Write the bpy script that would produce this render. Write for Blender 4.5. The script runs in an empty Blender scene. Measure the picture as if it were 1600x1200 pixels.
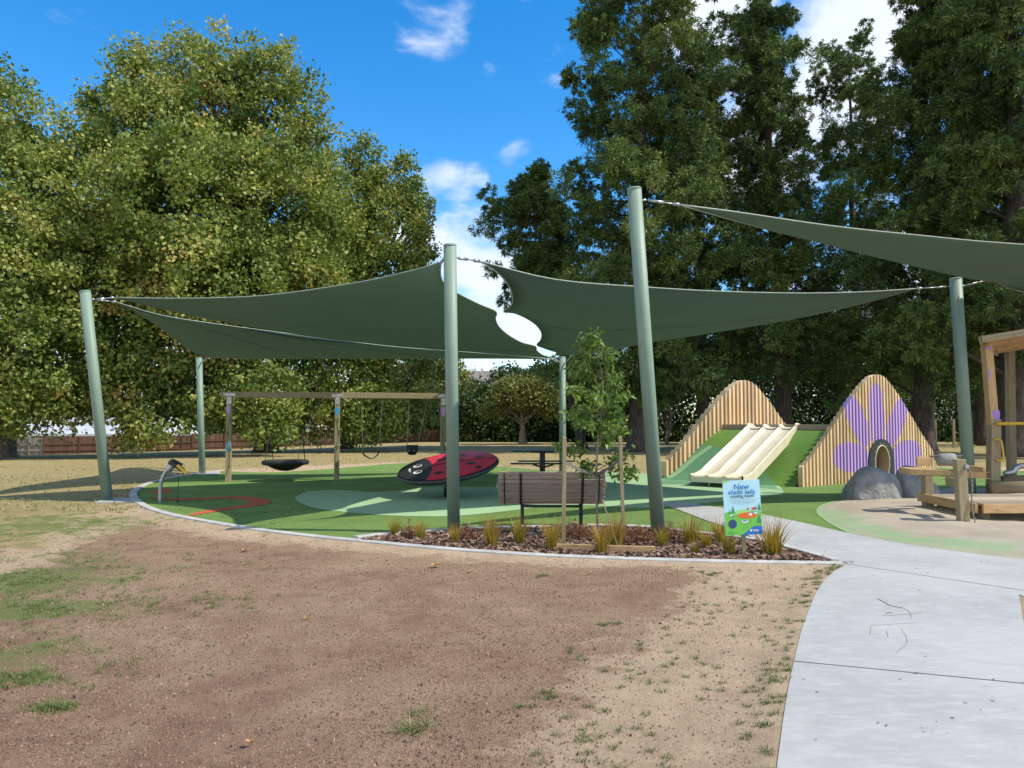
import bpy, math, random
import numpy as np
from mathutils import Vector, Matrix
R = math.radians
random.seed(7); RNG = np.random.default_rng(7)
sc = bpy.context.scene
# ---------------------------------------------------------------- camera, world, sun, exposure
F = 1180.0; PITCH = math.atan(62/1180.0); EYE = 1.6
cam = bpy.data.objects.new('camera', bpy.data.cameras.new('camera')); sc.collection.objects.link(cam)
cam.location = (0, 0, EYE); cam.rotation_euler = (math.pi/2+PITCH, 0, 0)
cam.data.lens = F/1600*36; cam.data.sensor_width = 36; cam.data.clip_end = 2000
sc.camera = cam
SUN_EL = R(50); SUN_DIR = Vector((2.9, -0.75, 0)).normalized()*math.cos(SUN_EL) + Vector((0, 0, math.sin(SUN_EL)))
sun = bpy.data.objects.new('sun', bpy.data.lights.new('sun', 'SUN')); sc.collection.objects.link(sun)
sun.data.energy = 4.0; sun.data.angle = R(0.55); sun.data.color = (1, .935, .79)
sun.rotation_euler = SUN_DIR.to_track_quat('Z', 'Y').to_euler(); sun.location = (30, -10, 40)
sc.view_settings.view_transform = 'Standard'; sc.view_settings.look = 'None'
sc.view_settings.exposure = 0.52; sc.view_settings.gamma = 1
def ray(px, py):
    c, s = math.cos(PITCH), math.sin(PITCH); up = 600-py
    return Vector(((px-800), c*F-s*up, s*F+c*up))
def G(px, py, z=0.0):
    r = ray(px, py); k = (z-EYE)/r.z
    return Vector((r.x*k, r.y*k, z))
def At(px, py, Y):
    r = ray(px, py); k = Y/r.y
    return Vector((r.x*k, Y, EYE+r.z*k))
world = bpy.data.worlds.new('World'); sc.world = world; world.use_nodes = True
def setup_world():
    nt = world.node_tree; N = nt.nodes; L = nt.links; N.clear()
    out = N.new('ShaderNodeOutputWorld'); bg = N.new('ShaderNodeBackground'); bg.inputs[1].default_value = 0.15
    sky = N.new('ShaderNodeTexSky'); sky.sky_type = 'NISHITA'; sky.sun_disc = False
    sky.sun_elevation = SUN_EL; sky.sun_rotation = math.atan2(SUN_DIR.x, SUN_DIR.y)
    sky.air_density = 1.0; sky.dust_density = .15; sky.ozone_density = 2.2; sky.altitude = 50
    hs = N.new('ShaderNodeHueSaturation'); hs.inputs['Saturation'].default_value = 1.42; hs.inputs['Value'].default_value = 1.16
    L.new(sky.outputs[0], hs.inputs['Color'])
    tc = N.new('ShaderNodeTexCoord')
    nz = N.new('ShaderNodeTexNoise'); nz.inputs['Scale'].default_value = 8; nz.inputs['Detail'].default_value = 9; nz.inputs['Roughness'].default_value = .58
    nz.inputs['Distortion'].default_value = .35
    mp = N.new('ShaderNodeMapping'); mp.inputs['Scale'].default_value = (1, 1, 1.7); L.new(tc.outputs['Generated'], mp.inputs[0]); L.new(mp.outputs[0], nz.inputs['Vector'])
    acc = None
    blobs = [(680, 5, 5, .85), (760, -20, 5, .6), (690, 330, 5, .95), (740, 385, 6, 1), (738, 296, 2.6, .7), (815, 245, 2.4, .6), (830, 110, 4, .4), (790, 90, 2.4, .5),
             (1120, 15, 6, 1.1), (1370, 60, 9, 1.15), (1290, 150, 7, 1.05), (1180, 240, 8, .9), (780, 470, 5, 1.05), (830, 520, 6, 1.1), (740, 590, 5, .9),
             (80, 560, 16, 1), (330, 600, 14, 1), (560, 600, 9, .9), (1400, 560, 16, .9), (660, 400, 4, .9)]
    blobs = [(ray(px, py).normalized(), rad, amp) for px, py, rad, amp in blobs]+[(Vector(v).normalized(), rad, 1.15) for v, rad in (((0, -1, .45), 62), ((-1, -.5, .8), 45), ((.5, -.6, 1.2), 32), ((1, .1, .3), 28), ((-1, .2, .5), 22))]  # second list: unseen clouds out of frame, added for whiter, brighter ambient light
    for (d, rad, amp) in blobs:
        dt = N.new('ShaderNodeVectorMath'); dt.operation = 'DOT_PRODUCT'; dt.inputs[1].default_value = d; L.new(tc.outputs['Generated'], dt.inputs[0])
        mr = N.new('ShaderNodeMapRange'); mr.interpolation_type = 'SMOOTHSTEP'
        mr.inputs[1].default_value = math.cos(R(rad)); mr.inputs[2].default_value = 1.0; mr.inputs[4].default_value = amp
        L.new(dt.outputs['Value'], mr.inputs[0])
        if acc is None: acc = mr.outputs[0]
        else:
            m = N.new('ShaderNodeMath'); m.operation = 'MAXIMUM'; L.new(acc, m.inputs[0]); L.new(mr.outputs[0], m.inputs[1]); acc = m.outputs[0]
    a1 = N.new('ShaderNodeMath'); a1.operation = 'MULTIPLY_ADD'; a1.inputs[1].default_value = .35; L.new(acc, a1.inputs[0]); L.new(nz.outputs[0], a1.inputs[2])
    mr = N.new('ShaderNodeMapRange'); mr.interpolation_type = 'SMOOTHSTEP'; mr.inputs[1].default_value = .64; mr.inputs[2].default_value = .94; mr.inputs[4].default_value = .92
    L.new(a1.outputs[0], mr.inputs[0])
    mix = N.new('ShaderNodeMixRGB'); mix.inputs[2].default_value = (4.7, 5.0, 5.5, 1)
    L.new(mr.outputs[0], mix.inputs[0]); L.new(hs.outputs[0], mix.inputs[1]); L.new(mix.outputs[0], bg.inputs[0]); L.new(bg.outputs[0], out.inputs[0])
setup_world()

# ---------------------------------------------------------------- materials
MATS = {}
def nodes(name):
    m = bpy.data.materials.new(name); m.use_nodes = True; MATS[name] = m
    nt = m.node_tree; return m, nt, nt.nodes, nt.links, nt.nodes['Principled BSDF']
def rgba(c): return (c[0], c[1], c[2], 1)
def noise(N, L, vec, scale, detail=4, rough=.55, stretch=None, dist=0):
    if stretch:
        mp = N.new('ShaderNodeMapping'); mp.inputs['Scale'].default_value = stretch; L.new(vec, mp.inputs[0]); vec = mp.outputs[0]
    n = N.new('ShaderNodeTexNoise'); n.inputs['Scale'].default_value = scale; n.inputs['Detail'].default_value = detail
    n.inputs['Roughness'].default_value = rough; n.inputs['Distortion'].default_value = dist; L.new(vec, n.inputs['Vector']); return n.outputs[0]
def rng(N, L, v, a, b, c=0., d=1., smooth=True):
    m = N.new('ShaderNodeMapRange'); m.interpolation_type = 'SMOOTHSTEP' if smooth else 'LINEAR'
    for i, x in zip((1, 2, 3, 4), (a, b, c, d)): m.inputs[i].default_value = x
    L.new(v, m.inputs[0]); return m.outputs[0]
def mixc(N, L, f, a, b, mode='MIX'):
    m = N.new('ShaderNodeMixRGB'); m.blend_type = mode
    for i, x in ((0, f), (1, a), (2, b)):
        if isinstance(x, (tuple, list)): m.inputs[i].default_value = rgba(x)
        elif isinstance(x, (int, float)): m.inputs[i].default_value = x
        else: L.new(x, m.inputs[i])
    return m.outputs[0]
def math_(N, L, op, a, b=0., c=None):
    m = N.new('ShaderNodeMath'); m.operation = op
    for i, x in enumerate((a, b) if c is None else (a, b, c)):
        if isinstance(x, (int, float)): m.inputs[i].default_value = x
        else: L.new(x, m.inputs[i])
    return m.outputs[0]
def bump(N, L, b, h, strength=.4, dist=.02):
    n = N.new('ShaderNodeBump'); n.inputs['Strength'].default_value = strength; n.inputs['Distance'].default_value = dist
    L.new(h, n.inputs['Height']); L.new(n.outputs[0], b.inputs['Normal'])
def attr(N, name):
    a = N.new('ShaderNodeAttribute'); a.attribute_name = name; return a.outputs['Fac']
def simple(name, c1, c2=None, scale=8, rough=.6, metal=0, bs=.15, bscale=60, bdist=.005, stretch=None, tint=0.):
    m, nt, N, L, b = nodes(name); tc = N.new('ShaderNodeTexCoord').outputs['Object']
    c2 = c2 or tuple(x*.8 for x in c1)
    n = noise(N, L, tc, scale, 5, stretch=stretch); col = mixc(N, L, rng(N, L, n, .35, .65), c1, c2)
    if tint:
        v = rng(N, L, attr(N, 'tint'), 0, 1, 1-tint, 1+tint, False); col = mixc(N, L, 1., col, v, 'MULTIPLY')
    L.new(col, b.inputs['Base Color']); b.inputs['Roughness'].default_value = rough; b.inputs['Metallic'].default_value = metal
    if bs: bump(N, L, b, noise(N, L, tc, bscale, 4, stretch=stretch), bs, bdist)
    return m
def wood(name, c1, c2, dark, axis=2, scale=1., flower=None, sat=None):
    m, nt, N, L, b = nodes(name); tc = N.new('ShaderNodeTexCoord').outputs['Object']
    st = [14*scale]*3; st[axis] = .9*scale
    g = noise(N, L, tc, 2.2, 8, .65, tuple(st), .6); col = mixc(N, L, rng(N, L, g, .3, .7), c1, c2)
    k = noise(N, L, tc, 5, 3, .5, tuple([3 if i != axis else 1.2 for i in range(3)]))
    col = mixc(N, L, rng(N, L, k, .60, .74, 0, .55), col, dark)
    v = rng(N, L, attr(N, 'tint'), 0, 1, .62, 1.22, False); col = mixc(N, L, 1., col, v, 'MULTIPLY')
    if flower is not None: col = flower(N, L, tc, col)
    L.new(col, b.inputs['Base Color']); b.inputs['Roughness'].default_value = .75
    bump(N, L, b, g, .25, .004); return m
def leafmat(name, stops, trans=.35, rough=.55):
    m, nt, N, L, b = nodes(name); t = attr(N, 'tint'); r = N.new('ShaderNodeValToRGB'); L.new(t, r.inputs[0])
    e = r.color_ramp.elements
    e[0].position, e[0].color = stops[0][0], rgba(stops[0][1]); e[1].position, e[1].color = stops[-1][0], rgba(stops[-1][1])
    for p, c in stops[1:-1]: x = e.new(p); x.color = rgba(c)
    L.new(r.outputs[0], b.inputs['Base Color']); b.inputs['Roughness'].default_value = rough; b.inputs['Specular IOR Level'].default_value = .35
    tr = N.new('ShaderNodeBsdfTranslucent'); L.new(mixc(N, L, 1., r.outputs[0], (1.1, 1.25, .6), 'MULTIPLY'), tr.inputs[0])
    mx = N.new('ShaderNodeMixShader'); mx.inputs[0].default_value = trans; L.new(b.outputs[0], mx.inputs[1]); L.new(tr.outputs[0], mx.inputs[2])
    L.new(mx.outputs[0], N['Material Output'].inputs[0]); return m
PINE = ((.58, .38, .19), (.42, .25, .11), (.20, .11, .05))
wood('pine', *PINE); wood('pine_x', *PINE, axis=0); wood('pine_y', *PINE, axis=1)
wood('treated_pine', (.36, .29, .17), (.26, .20, .11), (.10, .07, .04)); wood('treated_pine_x', (.36, .29, .17), (.26, .20, .11), (.10, .07, .04), axis=0)
wood('deck_board', (.40, .33, .24), (.30, .24, .17), (.14, .10, .07), axis=0)
wood('brown_fence_wood', (.15, .075, .05), (.10, .05, .035), (.04, .02, .015)); wood('grey_fence_wood', (.28, .26, .23), (.18, .165, .15), (.08, .07, .06))
wood('bench_slat', (.44, .33, .265), (.31, .23, .18), (.16, .115, .085), axis=0)
simple('sage_paint', (.185, .262, .205), (.17, .242, .19), 3, .55, bs=.05)
simple('galvanised', (.45, .46, .47), (.32, .33, .34), 14, .35, .8)
simple('black_metal', (.018, .018, .02), (.012, .012, .014), 10, .4)
simple('rubber', (.02, .02, .021), (.014, .014, .015), 12, .7)
simple('charcoal_panel', (.022, .023, .027), (.016, .017, .02), 8, .75)
simple('yellow_paint', (.72, .46, .03), (.62, .38, .02), 8, .4)
simple('red_plastic', (.62, .03, .06), (.54, .024, .05), 2.5, .42, bs=.08)
simple('black_plastic', (.028, .026, .028), (.02, .018, .02), 4, .4, bs=.08)
simple('white_paint', (.75, .75, .73), (.68, .68, .66), 6, .5)
simple('cream_plastic', (.68, .61, .46), (.62, .55, .405), 2.2, .38, bs=.04)
simple('tunnel_plastic', (.42, .31, .20), (.36, .26, .17), 3, .5)
simple('strap', (.16, .15, .14), (.11, .10, .095), 20, .9)
simple('rope', (.30, .27, .22), (.20, .18, .15), 80, .9)
simple('chain', (.30, .29, .28), (.2, .19, .18), 40, .45, .7)
simple('bark', (.11, .085, .07), (.045, .035, .028), 3.5, .95, bs=.9, bscale=9, bdist=.06, stretch=(3, 3, .45))
simple('pale_bark', (.30, .25, .21), (.14, .11, .09), 2.5, .9, bs=.5, bscale=12, bdist=.03, stretch=(2, 2, .5))
simple('house_white', (.58, .58, .56), (.5, .5, .48), 1, .8); simple('house_brown', (.13, .07, .055), (.10, .055, .042), 1, .8)
simple('house_red', (.30, .035, .03), (.24, .03, .025), 1, .7); simple('roof_pale', (.50, .51, .54), (.42, .43, .46), .8, .6)
simple('roof_tile', (.23, .2, .18), (.15, .13, .12), 3, .9, bs=.6, bscale=10, bdist=.05); simple('window_glass', (.03, .04, .05), (.02, .025, .03), 1, .08)
simple('bin_blue', (.02, .03, .07), (.015, .022, .05), 5, .5)
def mk_concrete():
    m, nt, N, L, b = nodes('concrete'); tc = N.new('ShaderNodeTexCoord').outputs['Object']
    n1 = noise(N, L, tc, .7, 6, .6); n2 = noise(N, L, tc, 5, 7, .65, (1, 3, 1)); n3 = noise(N, L, tc, 160, 3, .7)
    c = mixc(N, L, rng(N, L, n1, .3, .7), (.385, .38, .37), (.305, .302, .298)); c = mixc(N, L, rng(N, L, n2, .42, .72, 0, .55), c, (.45, .445, .435))
    c = mixc(N, L, rng(N, L, n3, .5, .75, 0, .35), c, (.31, .305, .30)); st = noise(N, L, tc, 1.9, 6, .7, None, .8)
    c = mixc(N, L, rng(N, L, st, .55, .70, 0, .5), c, (.27, .262, .25))
    L.new(c, b.inputs['Base Color']); b.inputs['Roughness'].default_value = .85; bump(N, L, b, math_(N, L, 'ADD', n2, n3), .12, .004)
mk_concrete()
simple('kerb_concrete', (.47, .455, .43), (.36, .35, .33), 4, .85, bs=.2, bscale=80)
def mk_surface(name, c1, c2, c3, s1, fine, bs, bd, sand=False):
    m, nt, N, L, b = nodes(name); tc = N.new('ShaderNodeTexCoord').outputs['Object']
    n1 = noise(N, L, tc, s1, 5, .6, None, .3); nf = noise(N, L, tc, fine, 3, .75); ng = noise(N, L, tc, 9, 6, .7)
    c = mixc(N, L, rng(N, L, n1, .38, .62), c1, c2); c = mixc(N, L, rng(N, L, nf, .45, .72, 0, .75), c, c3)
    c = mixc(N, L, rng(N, L, ng, .5, .75, 0, .3), c, c1)
    if sand:
        c = mixc(N, L, math_(N, L, 'MULTIPLY', rng(N, L, math_(N, L, 'MULTIPLY_ADD', noise(N, L, tc, 3.5, 8, .75, (.6, 1, 1)), .7, attr(N, 'green')), .75, 1.05), .8), c, (.19, .33, .15))
    L.new(c, b.inputs['Base Color']); b.inputs['Roughness'].default_value = .95; bump(N, L, b, nf, bs, bd)
mk_surface('turf', (.17, .285, .055), (.12, .225, .04), (.27, .39, .11), .9, 60, 1.0, .04)
mk_surface('wetpour_mint', (.275, .42, .225), (.24, .38, .20), (.34, .48, .29), .6, 180, .25, .005)
mk_surface('wetpour_green', (.11, .255, .13), (.10, .235, .12), (.15, .31, .17), .6, 180, .25, .005)
mk_surface('wetpour_red', (.42, .07, .025), (.36, .06, .02), (.5, .12, .05), 1, 180, .25, .005)
mk_surface('sand', (.37, .31, .24), (.30, .245, .185), (.44, .38, .30), 1.2, 120, .5, .012, True)
def mk_mound():
    m, nt, N, L, b = nodes('mound_surface'); tc = N.new('ShaderNodeTexCoord').outputs['Object']
    n1 = noise(N, L, tc, .9, 4); nf = noise(N, L, tc, 60, 3, .75)
    t = mixc(N, L, rng(N, L, n1, .35, .65), (.115, .235, .032), (.085, .19, .026)); t = mixc(N, L, rng(N, L, nf, .45, .7, 0, .7), t, (.19, .33, .065))
    w = mixc(N, L, rng(N, L, n1, .35, .65), (.115, .27, .135), (.10, .24, .12)); w = mixc(N, L, rng(N, L, attr(N, 'stripe'), .5, .52), w, (.24, .42, .21))
    c = mixc(N, L, rng(N, L, attr(N, 'wet'), .495, .505), t, w)
    L.new(c, b.inputs['Base Color']); b.inputs['Roughness'].default_value = .95; bump(N, L, b, nf, .7, .025)
mk_mound()
def mk_ground():
    m, nt, N, L, b = nodes('ground_soil'); tc = N.new('ShaderNodeTexCoord').outputs['Object']
    big = noise(N, L, tc, .45, 6, .6, None, .5); mid = noise(N, L, tc, 2.6, 8, .68, None, .4); fine = noise(N, L, tc, 38, 6, .75); gr = noise(N, L, tc, 130, 3, .7)
    # dirt
    d = mixc(N, L, rng(N, L, mid, .32, .68), (.25, .148, .098), (.37, .24, .162)); d = mixc(N, L, rng(N, L, big, .42, .66, 0, .55), d, (.45, .325, .215))
    d = mixc(N, L, rng(N, L, fine, .50, .72, 0, .8), d, (.115, .068, .045)); d = mixc(N, L, rng(N, L, gr, .58, .72, 0, .8), d, (.60, .46, .34))
    # sand
    s = mixc(N, L, rng(N, L, mid, .35, .65), (.46, .335, .225), (.58, .43, .295)); s = mixc(N, L, rng(N, L, fine, .48, .7, 0, .6), s, (.27, .185, .11))
    s = mixc(N, L, rng(N, L, gr, .56, .7, 0, .6), s, (.66, .54, .40))
    # lawn: dry and green
    l = mixc(N, L, rng(N, L, mid, .35, .65), (.40, .315, .165), (.32, .255, .115)); l = mixc(N, L, rng(N, L, fine, .45, .7, 0, .6), l, (.22, .17, .075))
    g = mixc(N, L, rng(N, L, fine, .4, .65), (.12, .17, .045), (.20, .24, .075))
    def soft(a, w, k=.42): return rng(N, L, math_(N, L, 'MULTIPLY_ADD', math_(N, L, 'SUBTRACT', mid, .5), w, attr(N, a)), .5-k*.25, .5+k*.25)
    c = mixc(N, L, soft('dirt', 1.6), mixc(N, L, soft('lawn', 1.2), s, l), d)
    gm = math_(N, L, 'ADD', math_(N, L, 'MULTIPLY', math_(N, L, 'SUBTRACT', mid, .5), 2.2), math_(N, L, 'MULTIPLY', math_(N, L, 'SUBTRACT', fine, .5), 1.2))
    c = mixc(N, L, rng(N, L, math_(N, L, 'ADD', gm, attr(N, 'green')), .5, .85, 0, .85), c, g)
    L.new(c, b.inputs['Base Color']); b.inputs['Roughness'].default_value = 1; b.inputs['Specular IOR Level'].default_value = .1
    bump(N, L, b, math_(N, L, 'MULTIPLY_ADD', gr, .5, fine), 1., .03)
mk_ground()
def mk_mulch():
    m, nt, N, L, b = nodes('mulch'); t = attr(N, 'tint'); r = N.new('ShaderNodeValToRGB'); L.new(t, r.inputs[0]); e = r.color_ramp.elements
    e[0].color = (.045, .025, .018, 1); e[1].color = (.42, .32, .25, 1); x = e.new(.55); x.color = (.25, .15, .105, 1)
    L.new(r.outputs[0], b.inputs['Base Color']); b.inputs['Roughness'].default_value = .95
mk_mulch()
simple('bed_soil', (.10, .062, .045), (.05, .03, .022), 20, .95, bs=.8, bscale=50, bdist=.02)
simple('clod', (.24, .155, .108), (.13, .08, .055), 30, 1, bs=.3, tint=.5)
simple('rock', (.27, .262, .25), (.19, .185, .178), 3, .85, bs=.9, bscale=7, bdist=.07)
def mk_sail():
    m, nt, N, L, b = nodes('sail_fabric'); tc = N.new('ShaderNodeTexCoord').outputs['Object']
    n = noise(N, L, tc, 1.2, 3); c = mixc(N, L, rng(N, L, n, .3, .7), (.115, .165, .128), (.105, .152, .118))
    s = noise(N, L, tc, 1, 1, .5, (.01, 1.6, .01)); c = mixc(N, L, rng(N, L, s, .5, .53, 0, .10), c, (.08, .10, .085))
    L.new(c, b.inputs['Base Color']); b.inputs['Roughness'].default_value = .8; b.inputs['Specular IOR Level'].default_value = .2
    tr = N.new('ShaderNodeBsdfTranslucent'); tr.inputs[0].default_value = (.25, .33, .26, 1)
    mx = N.new('ShaderNodeMixShader'); mx.inputs[0].default_value = .42; L.new(b.outputs[0], mx.inputs[1]); L.new(tr.outputs[0], mx.inputs[2]); L.new(mx.outputs[0], N['Material Output'].inputs[0])
mk_sail()
simple('hem', (.30, .36, .31), (.26, .31, .27), 5, .7)
leafmat('plane_leaf', [(0, (.055, .10, .02)), (.3, (.125, .185, .032)), (.6, (.245, .275, .065)), (.88, (.38, .38, .11)), (1, (.44, .31, .10))], .26)
leafmat('conifer_leaf', [(0, (.03, .06, .022)), (.4, (.07, .125, .034)), (.75, (.165, .23, .055)), (1, (.27, .25, .09))], .12, .7)
leafmat('hedge_leaf', [(0, (.03, .055, .018)), (.6, (.055, .10, .026)), (1, (.10, .15, .035))], .25)
leafmat('round_tree_leaf', [(0, (.13, .145, .045)), (.6, (.22, .23, .07)), (1, (.36, .33, .12))], .3)
leafmat('sapling_leaf', [(0, (.08, .14, .03)), (.6, (.17, .26, .06)), (1, (.32, .36, .12))], .35, .4)
leafmat('tussock_leaf', [(0, (.15, .16, .02)), (.5, (.33, .27, .04)), (.8, (.42, .22, .04)), (1, (.3, .1, .03))], .3)
leafmat('dead_fern', [(0, (.10, .04, .025)), (.6, (.24, .10, .06)), (1, (.36, .2, .12))], .2)
leafmat('grass_blade', [(0, (.055, .10, .022)), (.6, (.13, .19, .05)), (1, (.36, .32, .15))], .3)
leafmat('dry_leaf', [(0, (.45, .20, .07)), (1, (.55, .36, .16))], .2)
leafmat('yellow_petal', [(0, (.8, .6, .03)), (1, (.85, .7, .05))], .2)
leafmat('twig_brown', [(0, (.07, .05, .035)), (1, (.13, .09, .06))], 0)
def sgn(name, col): return simple(name, col, tuple(c*.97 for c in col), 5, .45, bs=0)
sgn('print_sky', (.47, .76, .86)); sgn('print_green', (.17, .56, .08)); sgn('print_blue', (.015, .17, .55)); sgn('print_title', (.012, .20, .50)); sgn('print_dark', (.03, .07, .17))
sgn('print_orange', (.75, .16, .03)); sgn('print_white', (.78, .8, .8)); sgn('print_grey', (.22, .35, .42)); sgn('print_tree', (.03, .30, .10)); sgn('print_lightgreen', (.35, .68, .2)); sgn('print_redroof', (.6, .06, .04))
sgn('paint_purple', (.36, .20, .60)); sgn('paint_blue', (.04, .27, .50)); sgn('paint_darkgreen', (.10, .13, .05)); sgn('paint_pink', (.50, .30, .62))

# ---------------------------------------------------------------- mesh helpers
col = sc.collection
class MB:
    def __init__(s): s.v = []; s.f = []; s.t = []; s.tint = .5
    def add(s, vs, fs, tint=None):
        o = len(s.v); s.v += [tuple(x) for x in vs]; s.t += [s.tint if tint is None else tint]*len(vs); s.f += [tuple(i+o for i in f) for f in fs]; return s
    def box(s, c, d, rot=None, taper=1.):
        x, y, z = d[0]/2, d[1]/2, d[2]/2; k = taper
        vs = [Vector(p) for p in ((-x, -y, -z), (x, -y, -z), (x, y, -z), (-x, y, -z), (-x*k, -y*k, z), (x*k, -y*k, z), (x*k, y*k, z), (-x*k, y*k, z))]
        if rot is not None: vs = [rot @ p for p in vs]
        c = Vector(c); return s.add([p+c for p in vs], [(0, 3, 2, 1), (4, 5, 6, 7), (0, 1, 5, 4), (1, 2, 6, 5), (2, 3, 7, 6), (3, 0, 4, 7)])
    def beam(s, a, b, w, h, up=(0, 0, 1)):
        a, b = Vector(a), Vector(b); d = (b-a); ln = d.length; y = d.normalized(); u = Vector(up); x = y.cross(u)
        if x.length < 1e-4: x = y.cross(Vector((1, 0, 0)))
        x.normalize(); z = x.cross(y); m = Matrix((x, y, z)).transposed(); return s.box((a+b)/2, (w, ln, h), m)
    def tube(s, pts, rad, n=10, cap=True):
        pts = [Vector(p) for p in pts]; m = len(pts)
        if not isinstance(rad, (list, tuple)): rad = [rad]*m
        vs = []; ref = Vector((.31, .17, .93))
        for i, p in enumerate(pts):
            d = (pts[min(i+1, m-1)]-pts[max(i-1, 0)]).normalized()
            if abs(d.dot(ref)) > .98: ref = Vector((1, .2, 0)).normalized()
            a = d.cross(ref).normalized(); b = d.cross(a)
            for k in range(n): t = 2*math.pi*k/n; vs.append(p+(a*math.cos(t)+b*math.sin(t))*rad[i])
        fs = [(i*n+k, i*n+(k+1) % n, (i+1)*n+(k+1) % n, (i+1)*n+k) for i in range(m-1) for k in range(n)]
        if cap: fs += [tuple(range(n-1, -1, -1)), tuple(range((m-1)*n, m*n))]
        return s.add(vs, fs)
    def grid(s, P, closed_u=False):
        nu, nv = len(P), len(P[0]); vs = [p for r in P for p in r]
        return s.add(vs, [(i*nv+j, (i+1)*nv+j, (i+1)*nv+j+1, i*nv+j+1) for i in range(nu-1) for j in range(nv-1)])
    def prism(s, poly, z0, z1):
        n = len(poly); vs = [(p[0], p[1], z0) for p in poly]+[(p[0], p[1], z1) for p in poly]
        return s.add(vs, [tuple(range(n-1, -1, -1)), tuple(range(n, 2*n))]+[(i, (i+1) % n, n+(i+1) % n, n+i) for i in range(n)])
    def build(s, name, mat, parent=None, loc=(0, 0, 0), smooth=False, bevel=0, local=False):
        o = Vector(parent.location) if parent is not None and parent.parent is None else (Vector(parent.parent.location) if parent is not None else Vector(loc))
        if local: o = Vector((0, 0, 0))
        me = bpy.data.meshes.new(name); me.from_pydata([(x-o.x, y-o.y, z-o.z) for x, y, z in s.v], [], s.f)
        return fin(me, name, mat, parent, None if parent is not None else loc, s.t, smooth, bevel)
def fin(me, name, mat, parent, loc, t, smooth=False, bevel=0):
    me.validate(); me.update()
    if t is not None and len(t) == len(me.vertices):
        a = me.attributes.new('tint', 'FLOAT', 'POINT'); a.data.foreach_set('value', np.asarray(t, dtype=np.float32))
    for m in (mat if isinstance(mat, (list, tuple)) else [mat]): me.materials.append(MATS[m])
    if smooth: me.polygons.foreach_set('use_smooth', [True]*len(me.polygons))
    ob = bpy.data.objects.new(name, me); col.objects.link(ob)
    if parent is not None: ob.parent = parent
    elif loc is not None: ob.location = loc
    if bevel:
        b = ob.modifiers.new('bevel', 'BEVEL'); b.width = bevel; b.segments = 2; b.limit_method = 'ANGLE'; b.angle_limit = R(40)
    return ob
def npmesh(name, V, Fc, mat, parent=None, loc=(0, 0, 0), tint=None, smooth=False):
    """V (n,3) world coordinates, Fc (m,k) one face size"""
    o = np.array(parent.location if parent is not None else loc); V = np.asarray(V, dtype=np.float32)-o.astype(np.float32)
    me = bpy.data.meshes.new(name); k = Fc.shape[1]; m = len(Fc)
    me.vertices.add(len(V)); me.vertices.foreach_set('co', V.ravel()); me.loops.add(m*k); me.loops.foreach_set('vertex_index', Fc.astype(np.int32).ravel())
    me.polygons.add(m); me.polygons.foreach_set('loop_start', np.arange(0, m*k, k, dtype=np.int32))
    me.update(calc_edges=True)
    if tint is not None:
        a = me.attributes.new('tint', 'FLOAT', 'POINT'); a.data.foreach_set('value', np.clip(tint, 0, 1).astype(np.float32))
    me.materials.append(MATS[mat])
    if smooth: me.polygons.foreach_set('use_smooth', [True]*m)
    ob = bpy.data.objects.new(name, me); col.objects.link(ob)
    if parent is not None: ob.parent = parent
    else: ob.location = loc
    return ob
def tag(o, label=None, cat=None, group=None, kind=None):
    for k, v in (('label', label), ('category', cat), ('group', group), ('kind', kind)):
        if v: o[k] = v
    return o
def thing(name, label, cat, loc=(0, 0, 0), rz=0, group=None):
    o = bpy.data.objects.new(name, None); col.objects.link(o); o.location = loc; o.rotation_euler = (0, 0, rz); o.empty_display_size = .2
    return tag(o, label, cat, group)
def copy_tree(o, parent=None):
    c = o.copy(); col.objects.link(c)
    if parent is not None: c.parent = parent
    for ch in list(o.children): copy_tree(ch, c)
    return c
def spline(pts, n=8, closed=False):
    pts = [Vector(p) for p in pts]; m = len(pts); out = []
    for i in range(m if closed else m-1):
        p0 = pts[(i-1) % m] if closed or i > 0 else pts[0]*2-pts[1]; p1 = pts[i]; p2 = pts[(i+1) % m]
        p3 = pts[(i+2) % m] if closed or i+2 < m else p2*2-p1
        for k in range(n):
            t = k/n; out.append(.5*((2*p1)+(-p0+p2)*t+(2*p0-5*p1+4*p2-p3)*t*t+(-p0+3*p1-3*p2+p3)*t**3))
    if not closed: out.append(pts[-1])
    return out
def gp(pix, z=0): return [G(x, y, z) for x, y in pix]
def inpoly(X, Y, poly):
    ins = np.zeros(X.shape, bool); n = len(poly)
    for i in range(n):
        x1, y1 = poly[i][0], poly[i][1]; x2, y2 = poly[(i+1) % n][0], poly[(i+1) % n][1]
        if y1 == y2: continue
        c = ((y1 > Y) != (y2 > Y)) & (X < (x2-x1)*(Y-y1)/(y2-y1)+x1); ins ^= c
    return ins
def pdist(X, Y, poly, closed=True):
    d = np.full(X.shape, 1e9); n = len(poly)
    for i in range(n if closed else n-1):
        x1, y1 = poly[i][0], poly[i][1]; x2, y2 = poly[(i+1) % n][0], poly[(i+1) % n][1]; dx, dy = x2-x1, y2-y1; l = dx*dx+dy*dy+1e-12
        t = np.clip(((X-x1)*dx+(Y-y1)*dy)/l, 0, 1); d = np.minimum(d, np.hypot(X-x1-t*dx, Y-y1-t*dy))
    return d
def sdist(X, Y, poly): d = pdist(X, Y, poly); return np.where(inpoly(X, Y, poly), d, -d)
def sm(x, a, b): t = np.clip((x-a)/(b-a), 0, 1); return t*t*(3-2*t)
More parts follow.
